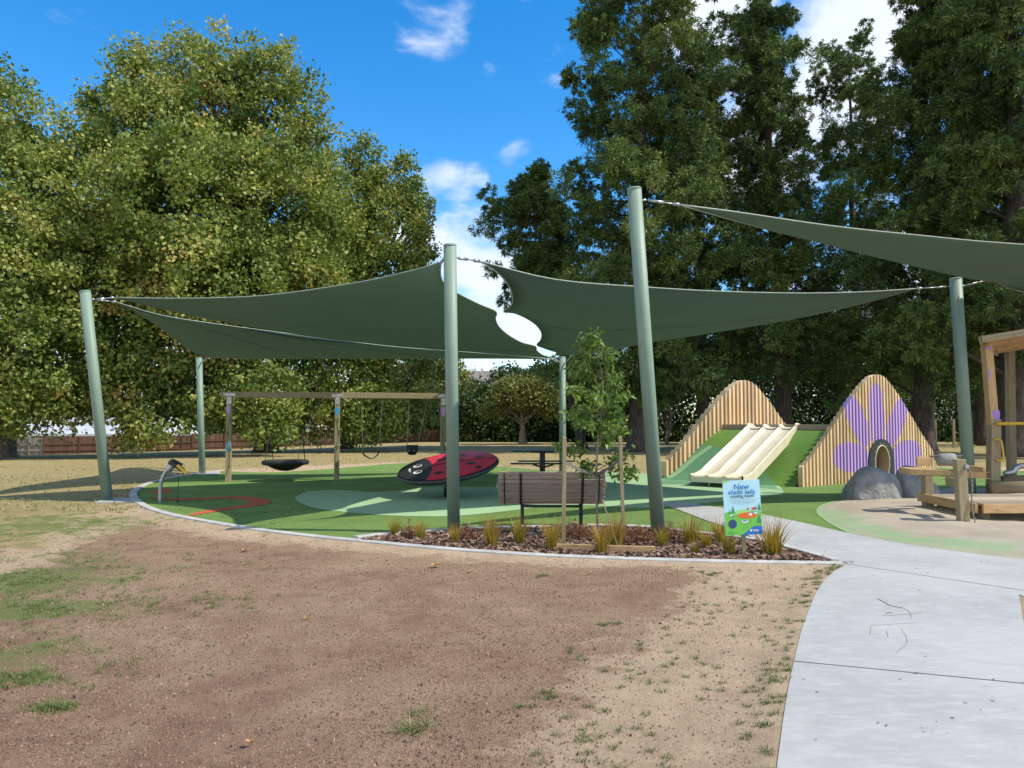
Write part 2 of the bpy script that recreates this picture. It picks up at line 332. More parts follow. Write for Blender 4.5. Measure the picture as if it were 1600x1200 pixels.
def vnoise(X, Y, s, seed=0):
    r = np.random.default_rng(seed); T = r.random((64, 64)); x = X/s; y = Y/s; xi = np.floor(x).astype(int); yi = np.floor(y).astype(int); fx = x-xi; fy = y-yi
    fx = fx*fx*(3-2*fx); fy = fy*fy*(3-2*fy); g = lambda a, b: T[a % 64, b % 64]
    return (g(xi, yi)*(1-fx)+g(xi+1, yi)*fx)*(1-fy)+(g(xi, yi+1)*(1-fx)+g(xi+1, yi+1)*fx)*fy
def tessel(poly, z, name, mat, smooth=False, cell=None):
    b = MB(); b.add([(p[0], p[1], z) for p in poly], [tuple(range(len(poly)))]); o = b.build(name, mat); 
    if o.data.polygons and o.data.polygons[0].normal.z < 0: o.data.flip_normals()
    return o

# ---------------------------------------------------------------- ground sheets
def terrain(X, Y): return -1.15*sm(Y, 27, 66)*np.clip((-X-8)/36, 0, 1.15)
PATH = [G(1150, 2600), G(1180, 1500)]+spline(gp([(1213, 1210), (1228, 1100), (1242, 1030), (1258, 970), (1280, 920), (1302, 896), (1325, 882)]), 6) + \
    gp([(1240, 860), (1190, 846)])+spline(gp([(1134, 824), (1098, 812), (1060, 797), (1030, 785)]), 4) + \
    spline(gp([(1060, 786), (1120, 793), (1180, 803), (1250, 817), (1320, 833), (1400, 849), (1480, 861), (1600, 876), (1820, 898)]), 4) + \
    gp([(1900, 990), (1650, 955), (1592, 931)])+spline(gp([(1594, 945), (1602, 985), (1618, 1030), (1650, 1120), (1690, 1260)]), 4)+[G(1790, 1500), G(2400, 2600)]
KERB = spline(gp([(345, 736), (290, 743), (240, 753), (214, 765), (209, 776), (224, 790), (260, 803), (320, 815), (400, 828), (480, 838), (560, 846), (700, 859), (850, 869), (1000, 875), (1150, 879), (1318, 882)]), 8)
IKERB = spline(gp([(556, 843), (600, 838), (700, 831), (820, 826), (920, 824), (1000, 826), (1060, 832), (1128, 840), (1188, 848), (1240, 861), (1305, 879)]), 8)
TURF = spline(gp([(345, 736), (290, 743), (240, 753), (214, 765), (209, 776), (224, 790), (260, 803), (320, 815), (400, 828), (480, 838), (556, 845)]), 6) + \
    spline(gp([(600, 838), (700, 831), (820, 826), (920, 824), (1000, 826), (1060, 832), (1128, 840), (1188, 847)]), 6)+gp([(1240, 850), (1320, 845), (1480, 863), (1700, 860), (1800, 742), (1600, 736), (1450, 730), (1250, 728), (1100, 732)]) + \
    spline(gp([(1030, 741), (940, 737), (850, 734), (770, 728), (700, 722), (620, 724), (520, 732), (420, 738), (345, 736)]), 4)[:-1]
BED = spline(gp([(556, 844), (600, 838), (700, 831), (820, 826), (920, 824), (1000, 826), (1060, 832), (1128, 840), (1188, 848), (1240, 861), (1318, 881)]), 6) + \
    spline(gp([(1318, 882), (1150, 879), (1000, 875), (850, 869), (700, 859), (556, 846)]), 6)
SAND = spline(gp([(1275, 798), (1284, 789), (1310, 782), (1345, 778), (1420, 776), (1480, 763), (1540, 764), (1620, 757)]), 5)+gp([(1850, 757), (1850, 905), (1600, 878), (1480, 863), (1400, 851), (1330, 836), (1295, 818), (1277, 804)])
DIRT = gp([(-900, 2600), (-500, 1100), (-120, 960), (60, 885), (150, 838), (230, 816), (330, 838), (480, 852), (640, 866), (850, 882), (1000, 886), (1085, 890), (1090, 905), (1060, 940), (1000, 985), (940, 1030), (890, 1090), (830, 1150), (800, 1220), (600, 1500), (300, 2600)])
LAWN_P = gp([(-3000, 900), (-400, 880), (60, 850), (180, 790), (215, 770), (345, 734), (620, 722), (1030, 739), (1100, 730), (1900, 730), (6000, 700), (6000, 664), (-6000, 664)])
def axis(a, b, fine0, fine1, step, grow):
    xs = list(np.arange(fine0, fine1, step)); s = step; x = fine0
    while x > a: s *= grow; x -= s; xs.insert(0, x)
    s = step; x = xs[-1]
    while x < b: s *= grow; x += s; xs.append(x)
    return np.array(xs)
def relief(X, Y, near=1.):
    paved = np.maximum(sdist(X, Y, TURF), np.maximum(sdist(X, Y, PATH), np.maximum(sdist(X, Y, SAND), sdist(X, Y, BED)))); ee = sm(paved, -.3, -.03)*near
    Z = .004-.012*near*vnoise(X, Y, .11, 1)-.010*near*vnoise(X, Y, .28, 2)-.02*near*vnoise(X, Y, .9, 3); return Z*(1-ee)+.008*ee, paved
def make_ground():
    ax = axis(-500, 500, -7, 7, .055, 1.045); ay = axis(-40, 900, 2.6, 15, .055, 1.045); X, Y = np.meshgrid(ax, ay, indexing='ij')
    near = 1-sm(np.hypot(X, Y), 12, 30)
    Z, paved = relief(X, Y, near); Z += terrain(X, Y)
    hump = G(225, 738); Z += .17*np.exp(-(((X-hump.x)/1.5)**2+((Y-hump.y)/.9)**2))
    Z = np.where(paved > .04, np.minimum(Z, -.05), Z)
    nu, nv = X.shape; V = np.stack([X, Y, Z], -1).reshape(-1, 3); I = np.arange(nu*nv).reshape(nu, nv)
    Fc = np.stack([I[:-1, :-1], I[1:, :-1], I[1:, 1:], I[:-1, 1:]], -1).reshape(-1, 4)
    o = npmesh('ground', V, Fc, 'ground_soil', smooth=True); tag(o, kind='structure')
    dirt = np.clip(.5+sdist(X, Y, DIRT)*.75, 0, 1); lawn = np.clip(.5+sdist(X, Y, LAWN_P)*.25, 0, 1)
    g = np.full(X.shape, -.55); g = np.maximum(g, np.where(dirt < .5, -.28, -.42))
    for (px, py, rx, ry, amp) in [(40, 905, 1.1, .8, .75), (10, 950, .9, .5, .8), (100, 870, 1.3, 1.1, .35), (30, 1020, .7, .5, .55), (20, 1055, .35, .14, .8), (310, 935, .8, .45, .35), (180, 955, .7, .4, .2), (190, 880, 1.0, .7, .35),
                              (70, 820, 2.5, 2.2, .55), (150, 790, 2.4, 1.4, .5), (0, 780, 3, 2, .5), (250, 760, 3, 1.5, .45), (100, 745, 6, 3, .25), (330, 730, 7, 3, .45), (600, 712, 9, 6, .35), (900, 712, 8, 5, .35), (75, 1100, .25, .1, .6),
                              (1250, 1060, .25, 2.0, .35), (1300, 900, .5, .5, .3), (1080, 900, .25, .2, .4), (300, 712, 12, 6, .3), (1500, 700, 20, 16, .5), (-200, 730, 14, 8, .4)]:
        p = G(px, py); amp = amp+.25*(py > 800)*(px < 200); g = np.maximum(g, amp-((X-p.x)/rx)**2*.5-((Y-p.y)/ry)**2*.5)
    e = pdist(X, Y, PATH[1:9], False); g = np.maximum(g, .28-e*3.)
    for nme, a in (('dirt', dirt), ('lawn', lawn), ('green', g)):
        at = o.data.attributes.new(nme, 'FLOAT', 'POINT'); at.data.foreach_set('value', a.ravel().astype(np.float32))
    return o
make_ground()
def slab(poly, z0, z1, name, mat, bevel=0):
    b = MB(); b.prism(poly, z0, z1); o = b.build(name, mat, bevel=bevel)
    bm_fix(o); return o
def bm_fix(o):
    import bmesh
    bm = bmesh.new(); bm.from_mesh(o.data); bmesh.ops.recalc_face_normals(bm, faces=bm.faces); bm.to_mesh(o.data); bm.free()
tag(slab(PATH, -.1, .014, 'path', 'concrete'), kind='structure')
tag(tessel(TURF, .0, 'turf', 'turf'), kind='structure')
tag(tessel(BED, .004, 'garden_bed', 'bed_soil'), kind='structure')
def ribbon(line, w, z0, z1, name, mat, bevel=.012):
    L_, R_ = [], []
    for i, p in enumerate(line):
        d = (line[min(i+1, len(line)-1)]-line[max(i-1, 0)]); d.z = 0; d.normalize(); n = Vector((-d.y, d.x, 0)); L_.append(p+n*w/2); R_.append(p-n*w/2)
    b = MB(); m = len(line)
    vs = [(p.x, p.y, z1) for p in L_]+[(p.x, p.y, z1) for p in R_]+[(p.x, p.y, z0) for p in L_]+[(p.x, p.y, z0) for p in R_]
    fs = []
    for i in range(m-1): fs += [(i, m+i, m+i+1, i+1), (i, i+1, 2*m+i+1, 2*m+i), (m+i, 3*m+i, 3*m+i+1, m+i+1)]
    fs += [(0, 2*m, 3*m, m), (m-1, 2*m-1, 4*m-1, 3*m-1)]
    b.add(vs, fs); o = b.build(name, mat, bevel=bevel); bm_fix(o); return o
tag(ribbon(KERB, .15, -.05, .026, 'kerb', 'kerb_concrete'), kind='structure')
tag(ribbon(IKERB, .12, -.05, .05, 'kerb', 'kerb_concrete'), kind='structure')
def joints():
    for a, b_, nm in ((G(1322, 883), G(1640, 931), 0), (G(1236, 1036), G(1655, 1077), 0)):
        b = MB(); d = (b_-a).normalized(); n = Vector((-d.y, d.x, 0))*.006; b.add([Vector((p.x, p.y, .0165)) for p in (a-n, b_-n, b_+n, a+n)], [(0, 1, 2, 3)]); tag(b.build('path_joint', 'strap'), kind='structure')
joints()
WET = spline(gp([(460, 777), (466, 784), (485, 792), (520, 798), (580, 804), (650, 807), (720, 806), (790, 799), (850, 792), (920, 790), (990, 794), (1040, 792), (1106, 786), (1160, 780), (1215, 773), (1224, 768), (1216, 758)]), 5)+gp([(1195, 748), (1120, 742), (1040, 744)]) + \
    spline(gp([(1030, 741), (940, 739), (880, 743), (800, 756), (772, 761), (700, 761), (660, 762), (620, 767), (582, 769), (550, 767), (515, 766), (480, 768)]), 5)
tag(tessel(WET, .005, 'rubber_surfacing', 'wetpour_mint'), kind='structure')
WET2 = spline(gp([(1030, 757), (1090, 757), (1150, 760), (1216, 765)]), 4)+gp([(1222, 768), (1195, 748), (1120, 743), (1040, 745)])
tag(tessel(WET2, .009, 'rubber_surfacing', 'wetpour_green'), kind='structure')
RED = spline(gp([(235, 777), (290, 779), (340, 777), (370, 776), (402, 778), (424, 784), (412, 789), (370, 795), (330, 801), (303, 806), (290, 808)]), 5)+spline(gp([(300, 803), (322, 798), (357, 793), (384, 788), (391, 784), (370, 780), (340, 780), (290, 782), (235, 780)]), 5)
tag(tessel(RED, .007, 'rubber_surfacing', 'wetpour_red'), kind='structure')
tag(tessel(spline(gp([(236, 770), (250, 772), (266, 769), (268, 765), (255, 763), (244, 766)]), 5, True), .007, 'rubber_surfacing', 'wetpour_red'), kind='structure')
def make_sand():
    P = np.array([(p.x, p.y) for p in SAND]); x0, y0 = P.min(0); x1, y1 = P.max(0)
    o = tessel(SAND, .006, 'sand_pit', 'sand'); tag(o, kind='structure')
    xs = np.arange(x0, min(x1, 16), .12); ys = np.arange(y0, y1, .12); X, Y = np.meshgrid(xs, ys, indexing='ij'); sd = sdist(X, Y, SAND)
    h = .012+.075*sm(sd, .02, .9)*(vnoise(X, Y, .9, 5)*.7+vnoise(X, Y, .3, 6)*.4); ctr = G(1520, 800); h += .05*sm(sd, .3, 2)-.12*np.exp(-(((X-8.9)/1.2)**2+((Y-12.3)/.8)**2))
    h = np.where(sd < .06, -.02, np.maximum(h, .012)); V = np.stack([X, Y, h], -1).reshape(-1, 3); I = np.arange(X.size).reshape(X.shape); Fc = np.stack([I[:-1, :-1], I[1:, :-1], I[1:, 1:], I[:-1, 1:]], -1).reshape(-1, 4)
    s = npmesh('sand', V, Fc, 'sand', smooth=True); tag(s, kind='structure'); c = gp([(1290, 800), (1330, 822), (1420, 846), (1550, 862)])
    d = pdist(X, Y, c, False); g = .65-d*.42-.5*sm(X, 8.6, 10.5); at = s.data.attributes.new('green', 'FLOAT', 'POINT'); at.data.foreach_set('value', g.ravel().astype(np.float32))
    at = o.data.attributes.new('green', 'FLOAT', 'POINT'); at.data.foreach_set('value', np.full(len(o.data.vertices), .9, dtype=np.float32))
make_sand()

# ---------------------------------------------------------------- foliage helpers
def leaf_mesh(C, D, L_, W, rng_, droop=.0):
    """diamond leaves; C base points, D unit directions, L_, W arrays"""
    n = len(C); r = rng_.normal(size=(n, 3)); S = np.cross(D, r); S /= np.linalg.norm(S, axis=1)[:, None]+1e-9
    mid = C+D*(L_*.45)[:, None]; tip = C+D*L_[:, None]; tip[:, 2] -= L_*droop
    V = np.stack([C, mid+S*(W/2)[:, None], tip, mid-S*(W/2)[:, None]], 1).reshape(-1, 3); Fc = np.arange(4*n).reshape(n, 4); return V, Fc
def unit(n, rng_): v = rng_.normal(size=(n, 3)); return v/np.linalg.norm(v, axis=1)[:, None]
def in_blobs(blobs, n, rng_, shell=.68):
    out = []; vol = np.array([b[3]**2*b[5] if len(b) > 5 else b[3]**2 for b in blobs]); cnt = np.maximum(1, (n*vol/vol.sum()).astype(int)); own = []
    for i, (b, c) in enumerate(zip(blobs, cnt)):
        u = unit(c, rng_); r = b[3]*(shell+(1-shell)*rng_.random(c)**.7); s = b[4] if len(b) > 4 else 1.
        p = np.array(b[:3])+u*r[:, None]*np.array([1, 1, s]); out.append(p); own += [i]*c
    return np.concatenate(out), np.array(own)
def broad_crown(blobs, nclu, per, crad, lsize, rng_, flat=.75, up=.25, zmin=None):
    C, own = in_blobs(blobs, nclu, rng_); ct = rng_.normal(0, .21, len(C)); cr = crad*rng_.uniform(.55, 1.35, len(C))
    if zmin is not None: k = C[:, 2] > zmin; C, ct, cr = C[k], ct[k], cr[k]
    P = np.repeat(C, per, 0)+np.clip(rng_.normal(size=(len(C)*per, 3)), -1.8, 1.8)*.37*np.repeat(cr, per)[:, None]*np.array([1, 1, flat])
    D = unit(len(P), rng_); D[:, 2] += up; D /= np.linalg.norm(D, axis=1)[:, None]; L_ = lsize*rng_.uniform(.6, 1.3, len(P))
    V, Fc = leaf_mesh(P, D, L_, L_*rng_.uniform(.6, .95, len(P)), rng_, .1); t = np.repeat(np.repeat(ct, per)+rng_.normal(.46, .13, len(P)), 4); return V, Fc, t, C
def limb(b, a, e, r0, r1, rng_, n=6, bow=.12, sides=7):
    a, e = Vector(a), Vector(e); l = (e-a).length; off = Vector(rng_.normal(size=3))*l*bow; off.z = abs(off.z)*.5; pts = []; rr = []
    for i in range(n+1):
        t = i/n; pts.append(a.lerp(e, t)+off*math.sin(math.pi*t)*(1 if n > 2 else 0)+Vector(rng_.normal(size=3))*l*.012*(0 < i < n)); rr.append(r0+(r1-r0)*t**.8)
    b.tube(pts, rr, sides, True); return pts
def broad_tree(name, label, cat, base, blobs, seed, tr, nclu, per, crad, lsize, lm, bm, group=None, fork=.22, flat=.75, nl=34, zmin=None, up=.25):
    g = np.random.default_rng(seed); base = Vector(base); t = thing(name, label, cat, base, 0, group)
    V, Fc, ti, C = broad_crown(blobs, nclu, per, crad, lsize, g, flat, up, zmin); npmesh('crown', V, Fc, lm, t, tint=ti)
    top = Vector(np.array([b[:3] for b in blobs]).mean(0)); ztop = max(b[2]+b[3]*.4 for b in blobs); fz = base.z+(ztop-base.z)*fork; tb = MB(); fk = Vector((base.x*.7+top.x*.3, base.y*.7+top.y*.3, fz))
    tb.tube([base-Vector((0, 0, .3)), base+Vector((0, 0, tr*.6)), base.lerp(fk, .5)+Vector(g.normal(size=3))*tr*.3, fk], [tr*1.7, tr*1.12, tr*.95, tr*.8], 12)
    apex = Vector((top.x, top.y, ztop)); apex.z = fk.z+(apex.z-fk.z)*.86; lead = limb(tb, fk-Vector((0, 0, tr*.4)), apex, tr*.75, tr*.08, g, 9, .04, 8)
    idx = g.permutation(len(C))[:nl]
    mains = []
    for b in blobs: s = lead[min(len(lead)-2, max(0, int((b[2]-fz)/(ztop-fz+.01)*5)))]; mains.append(limb(tb, s, b[:3], tr*.42, tr*.10, g, 7, .1, 7))
    for i in idx:
        c = Vector(C[i]); pts = min((m for m in mains), key=lambda m: (m[-1]-c).length); limb(tb, pts[4], c, tr*.14, tr*.03, g, 5, .12, 5)
    tb.build('trunk', bm, t, smooth=True); return t
def conifer(name, label, base, H, rad, seed, tr, z0=.12, dens=1., lean=(0, 0), group=None, sparse=0., nb=58, puff=1.25, per=520, prof=None, top=.12, tilt=0.):
    g = np.random.default_rng(seed); base = Vector(base); t = thing(name, label, 'conifer tree', base, 0, group); tb = MB()
    ax = lambda f: base+Vector((lean[0]*f, lean[1]*f, H*f)); fs = [-.01, .015, .06, .2, .4, .6, .8, 1.]
    tb.tube([ax(f)+Vector((g.normal(), g.normal(), 0))*.08*(f > .1) for f in fs], [tr*x for x in (1.8, 1.25, 1., .85, .68, .5, .3, .05)], 14)
    PV, PT, PD = [], [], []
    for i in range(nb):
        f = z0+(1-z0)*(i+g.random())/nb
        if sparse and g.random() < sparse: continue
        rr = rad*(prof(f) if prof else (1-.55*((f-z0)/(1-z0))**1.6))*g.uniform(.45, 1.12); a = i*2.399+g.normal(0, .4); s = ax(f); e = s+Vector((math.cos(a)*rr, math.sin(a)*rr, rr*g.uniform(-.12, .28)))
        limb(tb, s-Vector((0, 0, .25*rr)), e, tr*.17*(1.15-f), .03, g, 5, .07, 5)
        pr = puff*g.uniform(.7, 1.3)*(1-.35*f)
        subs = [e]+[s.lerp(e, k)+Vector(g.normal(size=3))*pr*.35 for k in (.4, .72)]+[e+Vector(g.normal(size=3))*pr*.55 for _ in range(2)]
        ctint = g.normal(0, .1)
        for j, c in enumerate(subs):
            n = int(per*dens*g.uniform(.7, 1.1)/.95); q = pr*g.uniform(.45, .72); u = unit(n, g); r = q*(.35+.65*g.random(n)**.5)
            # several upright tufts inside each puff
            k = 20; T = unit(k, g)*q*np.array([1, 1, .85])*(g.random(k)[:, None]**.4); w = g.integers(0, k, n); off = g.normal(size=(n, 3))*q*.115
            out = T[w]/(np.linalg.norm(T[w], axis=1)[:, None]+.01); P = np.array(c)+T[w]+off; D = out*.8+g.normal(size=(n, 3))*.45+np.array([0, 0, .3]); D /= np.linalg.norm(D, axis=1)[:, None]
            PV.append(P); PD.append(D); PT.append(np.full(n, ctint)+g.normal(0, .13, k)[w]+g.normal(.46, .09, n))
    P = np.concatenate(PV); D = np.concatenate(PD); tt = np.concatenate(PT); L_ = g.uniform(.14, .31, len(P)); V, Fc = leaf_mesh(P, D, L_, L_*g.uniform(.18, .32, len(P)), g, .25)
    npmesh('crown', V, Fc, 'conifer_leaf', t, tint=np.repeat(tt, 4)); tb.build('trunk', 'bark', t, smooth=True); return t
def gz(p): p = Vector(p); p.z = float(terrain(np.array(p.x), np.array(p.y))); return p
def bl(lst, d): 
    out = []
    for (px, py, r, dy, s) in lst: p = At(px, py, d+dy); out.append((p.x, p.y, p.z, r, s))
    return out
# ---- plane trees on the left
A = bl([(5, 185, 1.9, 0, 1.7), (40, 225, 2.0, -1, 1.4), (-60, 190, 3, 0, 1.3), (60, 330, 3.6, -1, 1), (-40, 340, 4.5, 0, 1), (95, 420, 3.2, -2, 1), (0, 470, 4, -3, 1), (-110, 480, 5, 0, 1), (60, 540, 3.2, -3, 1), (-60, 610, 3, -3, .8), (20, 635, 2.2, -3, .7), (90, 615, 2.3, -2, .8)], 38)
broad_tree('plane_tree', 'tall olive green plane tree at the far left edge, behind the grey fence section', 'tree', gz(At(10, 712, 39)), A, 11, .42, 800, 120, 1.15, .205, 'plane_leaf', 'pale_bark', 'plane trees along the left side')
B = bl([(205, 105, .8, 0, 2.2), (192, 130, .9, 1, 2), (222, 125, .9, -1, 1.6), (345, 86, .75, 0, 2.4), (372, 98, .7, 0, 2.0), (390, 92, .7, 1, 2.2), (320, 105, .8, -1, 2.2), (415, 108, .8, 0, 2.0), (445, 108, .7, 0, 2.4), (462, 115, .8, 1, 2.2), (480, 170, .9, 0, 2.4), (288, 95, .7, 0, 2.2), (500, 215, .9, 0, 2), (150, 175, .8, 0, 1.6), (265, 100, .7, 0, 2), (345, 118, 1.2, 0, 1.5), (388, 122, 1.2, 1, 1.4), (205, 128, 1.3, 0, 1.9), (250, 130, 1.3, 0, 1.3), (300, 118, 1.4, -1, 1.5), (440, 120, 1.3, 0, 1.9), (330, 190, 3.0, 0, 1), (185, 190, 2.0, 0, 1.1), (240, 230, 3.4, -2, 1), (400, 200, 2.8, 1, 1.1), (455, 250, 2.2, 0, 1.2), (140, 235, 1.6, 0, .9),
        (160, 320, 3.8, -1, 1), (290, 340, 4.6, -4, 1), (420, 340, 4.4, -2, 1), (480, 310, 2.2, 0, 1.2), (200, 440, 4, -4, .9), (330, 450, 4, -5, .8), (150, 520, 3.2, -4, .9), (430, 430, 3.6, -2, .8), (215, 600, 2.5, -5, .8), (245, 655, 1.7, -6, .9), (160, 610, 2, -5, .8), (330, 600, 3.0, -3, .8), (400, 620, 2.3, -4, .8), (420, 665, 1.2, -5, .9), (280, 540, 3, -4, .8)], 42)
broad_tree('plane_tree', 'tallest broad plane tree of the left group, its crown rising above the left shade sail', 'tree', gz(At(415, 707, 45)), B, 12, .62, 1750, 120, 1.15, .205, 'plane_leaf', 'bark', 'plane trees along the left side', nl=60)
Cb = bl([(540, 245, .7, 0, 1.8), (565, 240, .7, 0, 2), (598, 262, .7, 0, 2), (622, 272, .7, 0, 2.2), (648, 290, .7, 0, 2.2), (655, 340, .8, 0, 2), (655, 400, .8, 0, 2), (560, 268, 1.0, 0, 1.3), (603, 300, 1.5, 0, 1.2), (640, 315, 1.2, 0, 1.3), (545, 330, 2.6, 0, 1), (615, 370, 2.6, 0, 1.1), (520, 400, 3.4, -1, 1), (600, 440, 3.0, -1, .9), (480, 480, 3.4, -1, 1), (560, 510, 3.6, -2, .8), (640, 470, 1.2, 0, .8), (470, 600, 2.6, -3, .9), (540, 610, 3.0, -3, .8), (610, 600, 2.6, -2, .8), (570, 650, 2.0, -4, .7), (640, 640, 1.6, 0, .8), (495, 655, 1.5, -4, .7)], 47)
broad_tree('plane_tree', 'lower rounded plane tree right of the tallest one, behind the swings', 'tree', gz(At(540, 698, 50)), Cb, 13, .5, 850, 120, 1.15, .205, 'plane_leaf', 'bark', 'plane trees along the left side', nl=40)
# ---- conifers on the right
cg = 'tall dark conifers behind the playground'
D0p = lambda f: .75 if f < .5 else (1.0 if f < .85 else .5)
conifer('conifer_tree', 'shortest of the tall conifers, left end of the row, beside the gap of sky', gz(At(910, 690, 48)), 17.4, 3.0, 21, .28, .60, 1.25, (-3.4, 0), cg, nb=30, puff=1.6, prof=lambda f: 1.0 if f < .9 else .5)
conifer('conifer_tree', 'thick conifer with a bare grey trunk foot behind the leaning middle shade post', At(1000, 706, 43), 28, 4.2, 22, .62, .10, 1.25, (.3, 0), cg, nb=96, puff=1.6, prof=lambda f: .8 if f < .3 else 1.)
conifer('conifer_tree', 'slender conifer behind the slatted wall beside the slide', At(1100, 697, 46), 24, 3.6, 23, .40, .17, 1.0, (-.5, 0), cg, nb=60, puff=1.5, prof=lambda f: 1 if f < .55 else .7)
conifer('conifer_tree', 'conifer whose straight grey trunk shows between the two slatted walls', At(1226, 697, 47), 28, 4.0, 24, .55, .16, 1.1, (-1.0, 0), cg, nb=88, puff=1.5)
conifer('conifer_tree', 'thin loose conifer with sky showing through, above the peak of the flower wall', At(1340, 692, 54), 29, 4.0, 25, .38, .12, 1., (0, 0), cg, nb=74, puff=1.4, sparse=.12)
conifer('conifer_tree', 'wide dense conifer with a flared dark trunk right of the flower wall', At(1440, 706, 44), 29, 5.0, 26, .62, .13, 1.2, (2.0, 0), cg, nb=110, puff=1.6)
conifer('conifer_tree', 'conifer with the broadest trunk, at the right edge behind the wooden play tower', At(1592, 713, 37), 27, 4.8, 27, .85, .17, 1.2, (0.6, 0), cg, nb=100, puff=1.6)
conifer('conifer_tree', 'conifer at the far right edge standing beyond the broadest trunk', At(1535, 690, 55), 27, 4.2, 28, .45, .1, 1., (0, 0), cg, nb=62, puff=1.6)
# ---- round tree, bushes, hedge
rt = At(817, 691, 58); rb = bl([(815, 618, 1.7, 0, .7), (780, 628, 1.2, 0, .7), (850, 626, 1.3, 0, .7), (800, 604, 1.1, 0, .6), (835, 605, 1.1, 0, .6), (770, 642, .8, 0, .6), (862, 640, .8, 0, .6)], 58)
broad_tree('round_tree', 'small round topped tree with a pale forked trunk behind the picnic table', 'tree', rt, rb, 31, .26, 330, 50, .8, .2, 'round_tree_leaf', 'pale_bark', fork=.22, nl=14)
def bush(name, label, pix, d, seed, n, lm='hedge_leaf', group=None, per=46, crad=1.1, ls=.26, cat='bush', zmin=None):
    b = bl(pix, d); c = Vector(np.array([x[:3] for x in b]).mean(0)); base = gz((c.x, c.y, 0)); return broad_tree(name, label, cat, base, b, seed, .14, n, per, crad, ls, lm, 'bark', group, .3, nl=12, zmin=zmin)
bush('leafy_tree', 'bushy mid green tree rising behind the round topped tree', [(800, 598, 1.8, 0, .8), (850, 600, 2.2, 0, .8), (900, 590, 2.6, 0, 1), (870, 620, 2.8, 0, 1), (780, 640, 2.4, 0, 1), (840, 655, 2.2, 0, .8)], 68, 41, 620, cat='tree')
bush('willow_tree', 'grey green soft leaved tree left of the sky gap below the sails', [(680, 560, 2.2, 0, 1), (650, 600, 2.6, 0, 1), (700, 610, 2.4, 0, 1), (640, 650, 2.2, 0, .9), (700, 655, 2, 0, .8)], 70, 42, 520, 'round_tree_leaf', cat='tree')
bush('dark_bush', 'dark bush right of the willow tree, below the far tiled roof', [(735, 625, 2, 0, .8), (750, 655, 2.4, 0, .8), (715, 660, 2, 0, .8)], 72, 43, 320)
bush('dark_bush', 'dark bush left of the thick conifer trunk, behind the sapling', [(930, 640, 2.6, 0, 1), (960, 610, 2.6, 0, 1), (915, 600, 2.4, 0, 1), (950, 665, 2, 0, .8)], 66, 44, 420)
def small_bare(px, py, d, seed, lab):
    g = np.random.default_rng(seed); b = At(px, py, d); t = thing('bare_tree', lab, 'tree', b); m = MB(); m.tube([b-Vector((0, 0, .2)), b+Vector((.05, 0, .9))], [.16, .11], 8)
    for k in range(7):
        e = b+Vector((g.normal()*.9, g.normal()*.6, g.uniform(1.9, 3))); p = limb(m, b+Vector((.05, 0, .85)), e, .08, .02, g, 5, .1, 5); limb(m, p[3], e+Vector(g.normal(size=3))*.6, .03, .01, g, 4, .1, 4)
    m.build('trunk', 'pale_bark', t, smooth=True)
small_bare(1042, 690, 58, 51, 'small pale multi stemmed tree in the shade right of the leaning middle post')
def hedge():
    g = np.random.default_rng(61); n = 3400; C = np.stack([g.uniform(-14, 50, n), g.uniform(66, 72, n), g.uniform(-.3, 1, n)], 1); top = 3.2+2.5*vnoise(C[:, 0], C[:, 1]*0, 5, 3)+6.5*sm(C[:, 0], 8, 18); C[:, 2] *= top; C[:, 2] += .3
    P = np.repeat(C, 60, 0)+g.normal(size=(n*60, 3))*.75; D = unit(len(P), g); D[:, 2] += .3; L_ = g.uniform(.2, .42, len(P)); V, Fc = leaf_mesh(P, D, L_, L_*.6, g, .1)
    o = npmesh('hedge_thicket', V, Fc, 'hedge_leaf', tint=np.repeat(np.repeat(g.normal(.4, .12, n), 60)+g.normal(0, .15, n*60), 4)); tag(o, 'long dark leafy thicket closing the park behind the lawn and the conifer trunks', 'hedge', kind='stuff')
    n = 800; C = np.stack([g.uniform(-60, -12, n), g.uniform(78, 84, n), g.uniform(-.3, 1, n)], 1); C[:, 2] *= 2.2+2.5*vnoise(C[:, 0], C[:, 1]*0, 5, 4); C[:, 2] -= .6
    P = np.repeat(C, 50, 0)+g.normal(size=(n*50, 3))*.8; D = unit(len(P), g); L_ = g.uniform(.25, .5, len(P)); V, Fc = leaf_mesh(P, D, L_, L_*.6, g, .1)
    o = npmesh('far_thicket', V, Fc, 'hedge_leaf', tint=np.repeat(g.normal(.45, .2, n*50), 4)); tag(o, 'distant thicket behind the fences and houses on the left', 'hedge', kind='stuff')
hedge()

# ---------------------------------------------------------------- fences, houses, bin
def fence(name, label, mat, px0, px1, yt, yb, d, rail=True, post=2.4):
    a, b = At(px0, yb[0], d[0]), At(px1, yb[1], d[1]); ta, tb_ = At(px0, yt[0], d[0]), At(px1, yt[1], d[1]); t = thing(name, label, 'fence', a); L_ = (b-a).length; n = int(L_/.15); pal = MB(); dv = (b-a).normalized(); nn = Vector((dv.y, -dv.x, 0))
    for i in range(n):
        k = (i+.5)/n; p = a.lerp(b, k); q = ta.lerp(tb_, k); h = q.z-p.z+random.uniform(-.015, .015)+.3; pal.tint = random.random(); pal.beam(p-Vector((0, 0, .3)), p+Vector((0, 0, h-.3)), .14, .02, nn)
    pal.build('palings', mat, t); r = MB()
    for f in (.3, .62): r.beam(a.lerp(ta, f)+nn*.05, b.lerp(tb_, f)+nn*.05, .07, .07)
    r.build('rail', mat, t)
    for i in range(int(L_/post)+1):
        p = a+dv*i*post+nn*.05; m = MB(); m.tint = .3; m.beam(p-Vector((0, 0, .3)), p+Vector((0, 0, (ta-a).z+.04)), .1, .1); m.build('post', mat, t)
    return t
fence('timber_fence', 'weathered grey paling fence at the far left', 'grey_fence_wood', -220, 66, (684, 684), (713, 713), (56, 57))
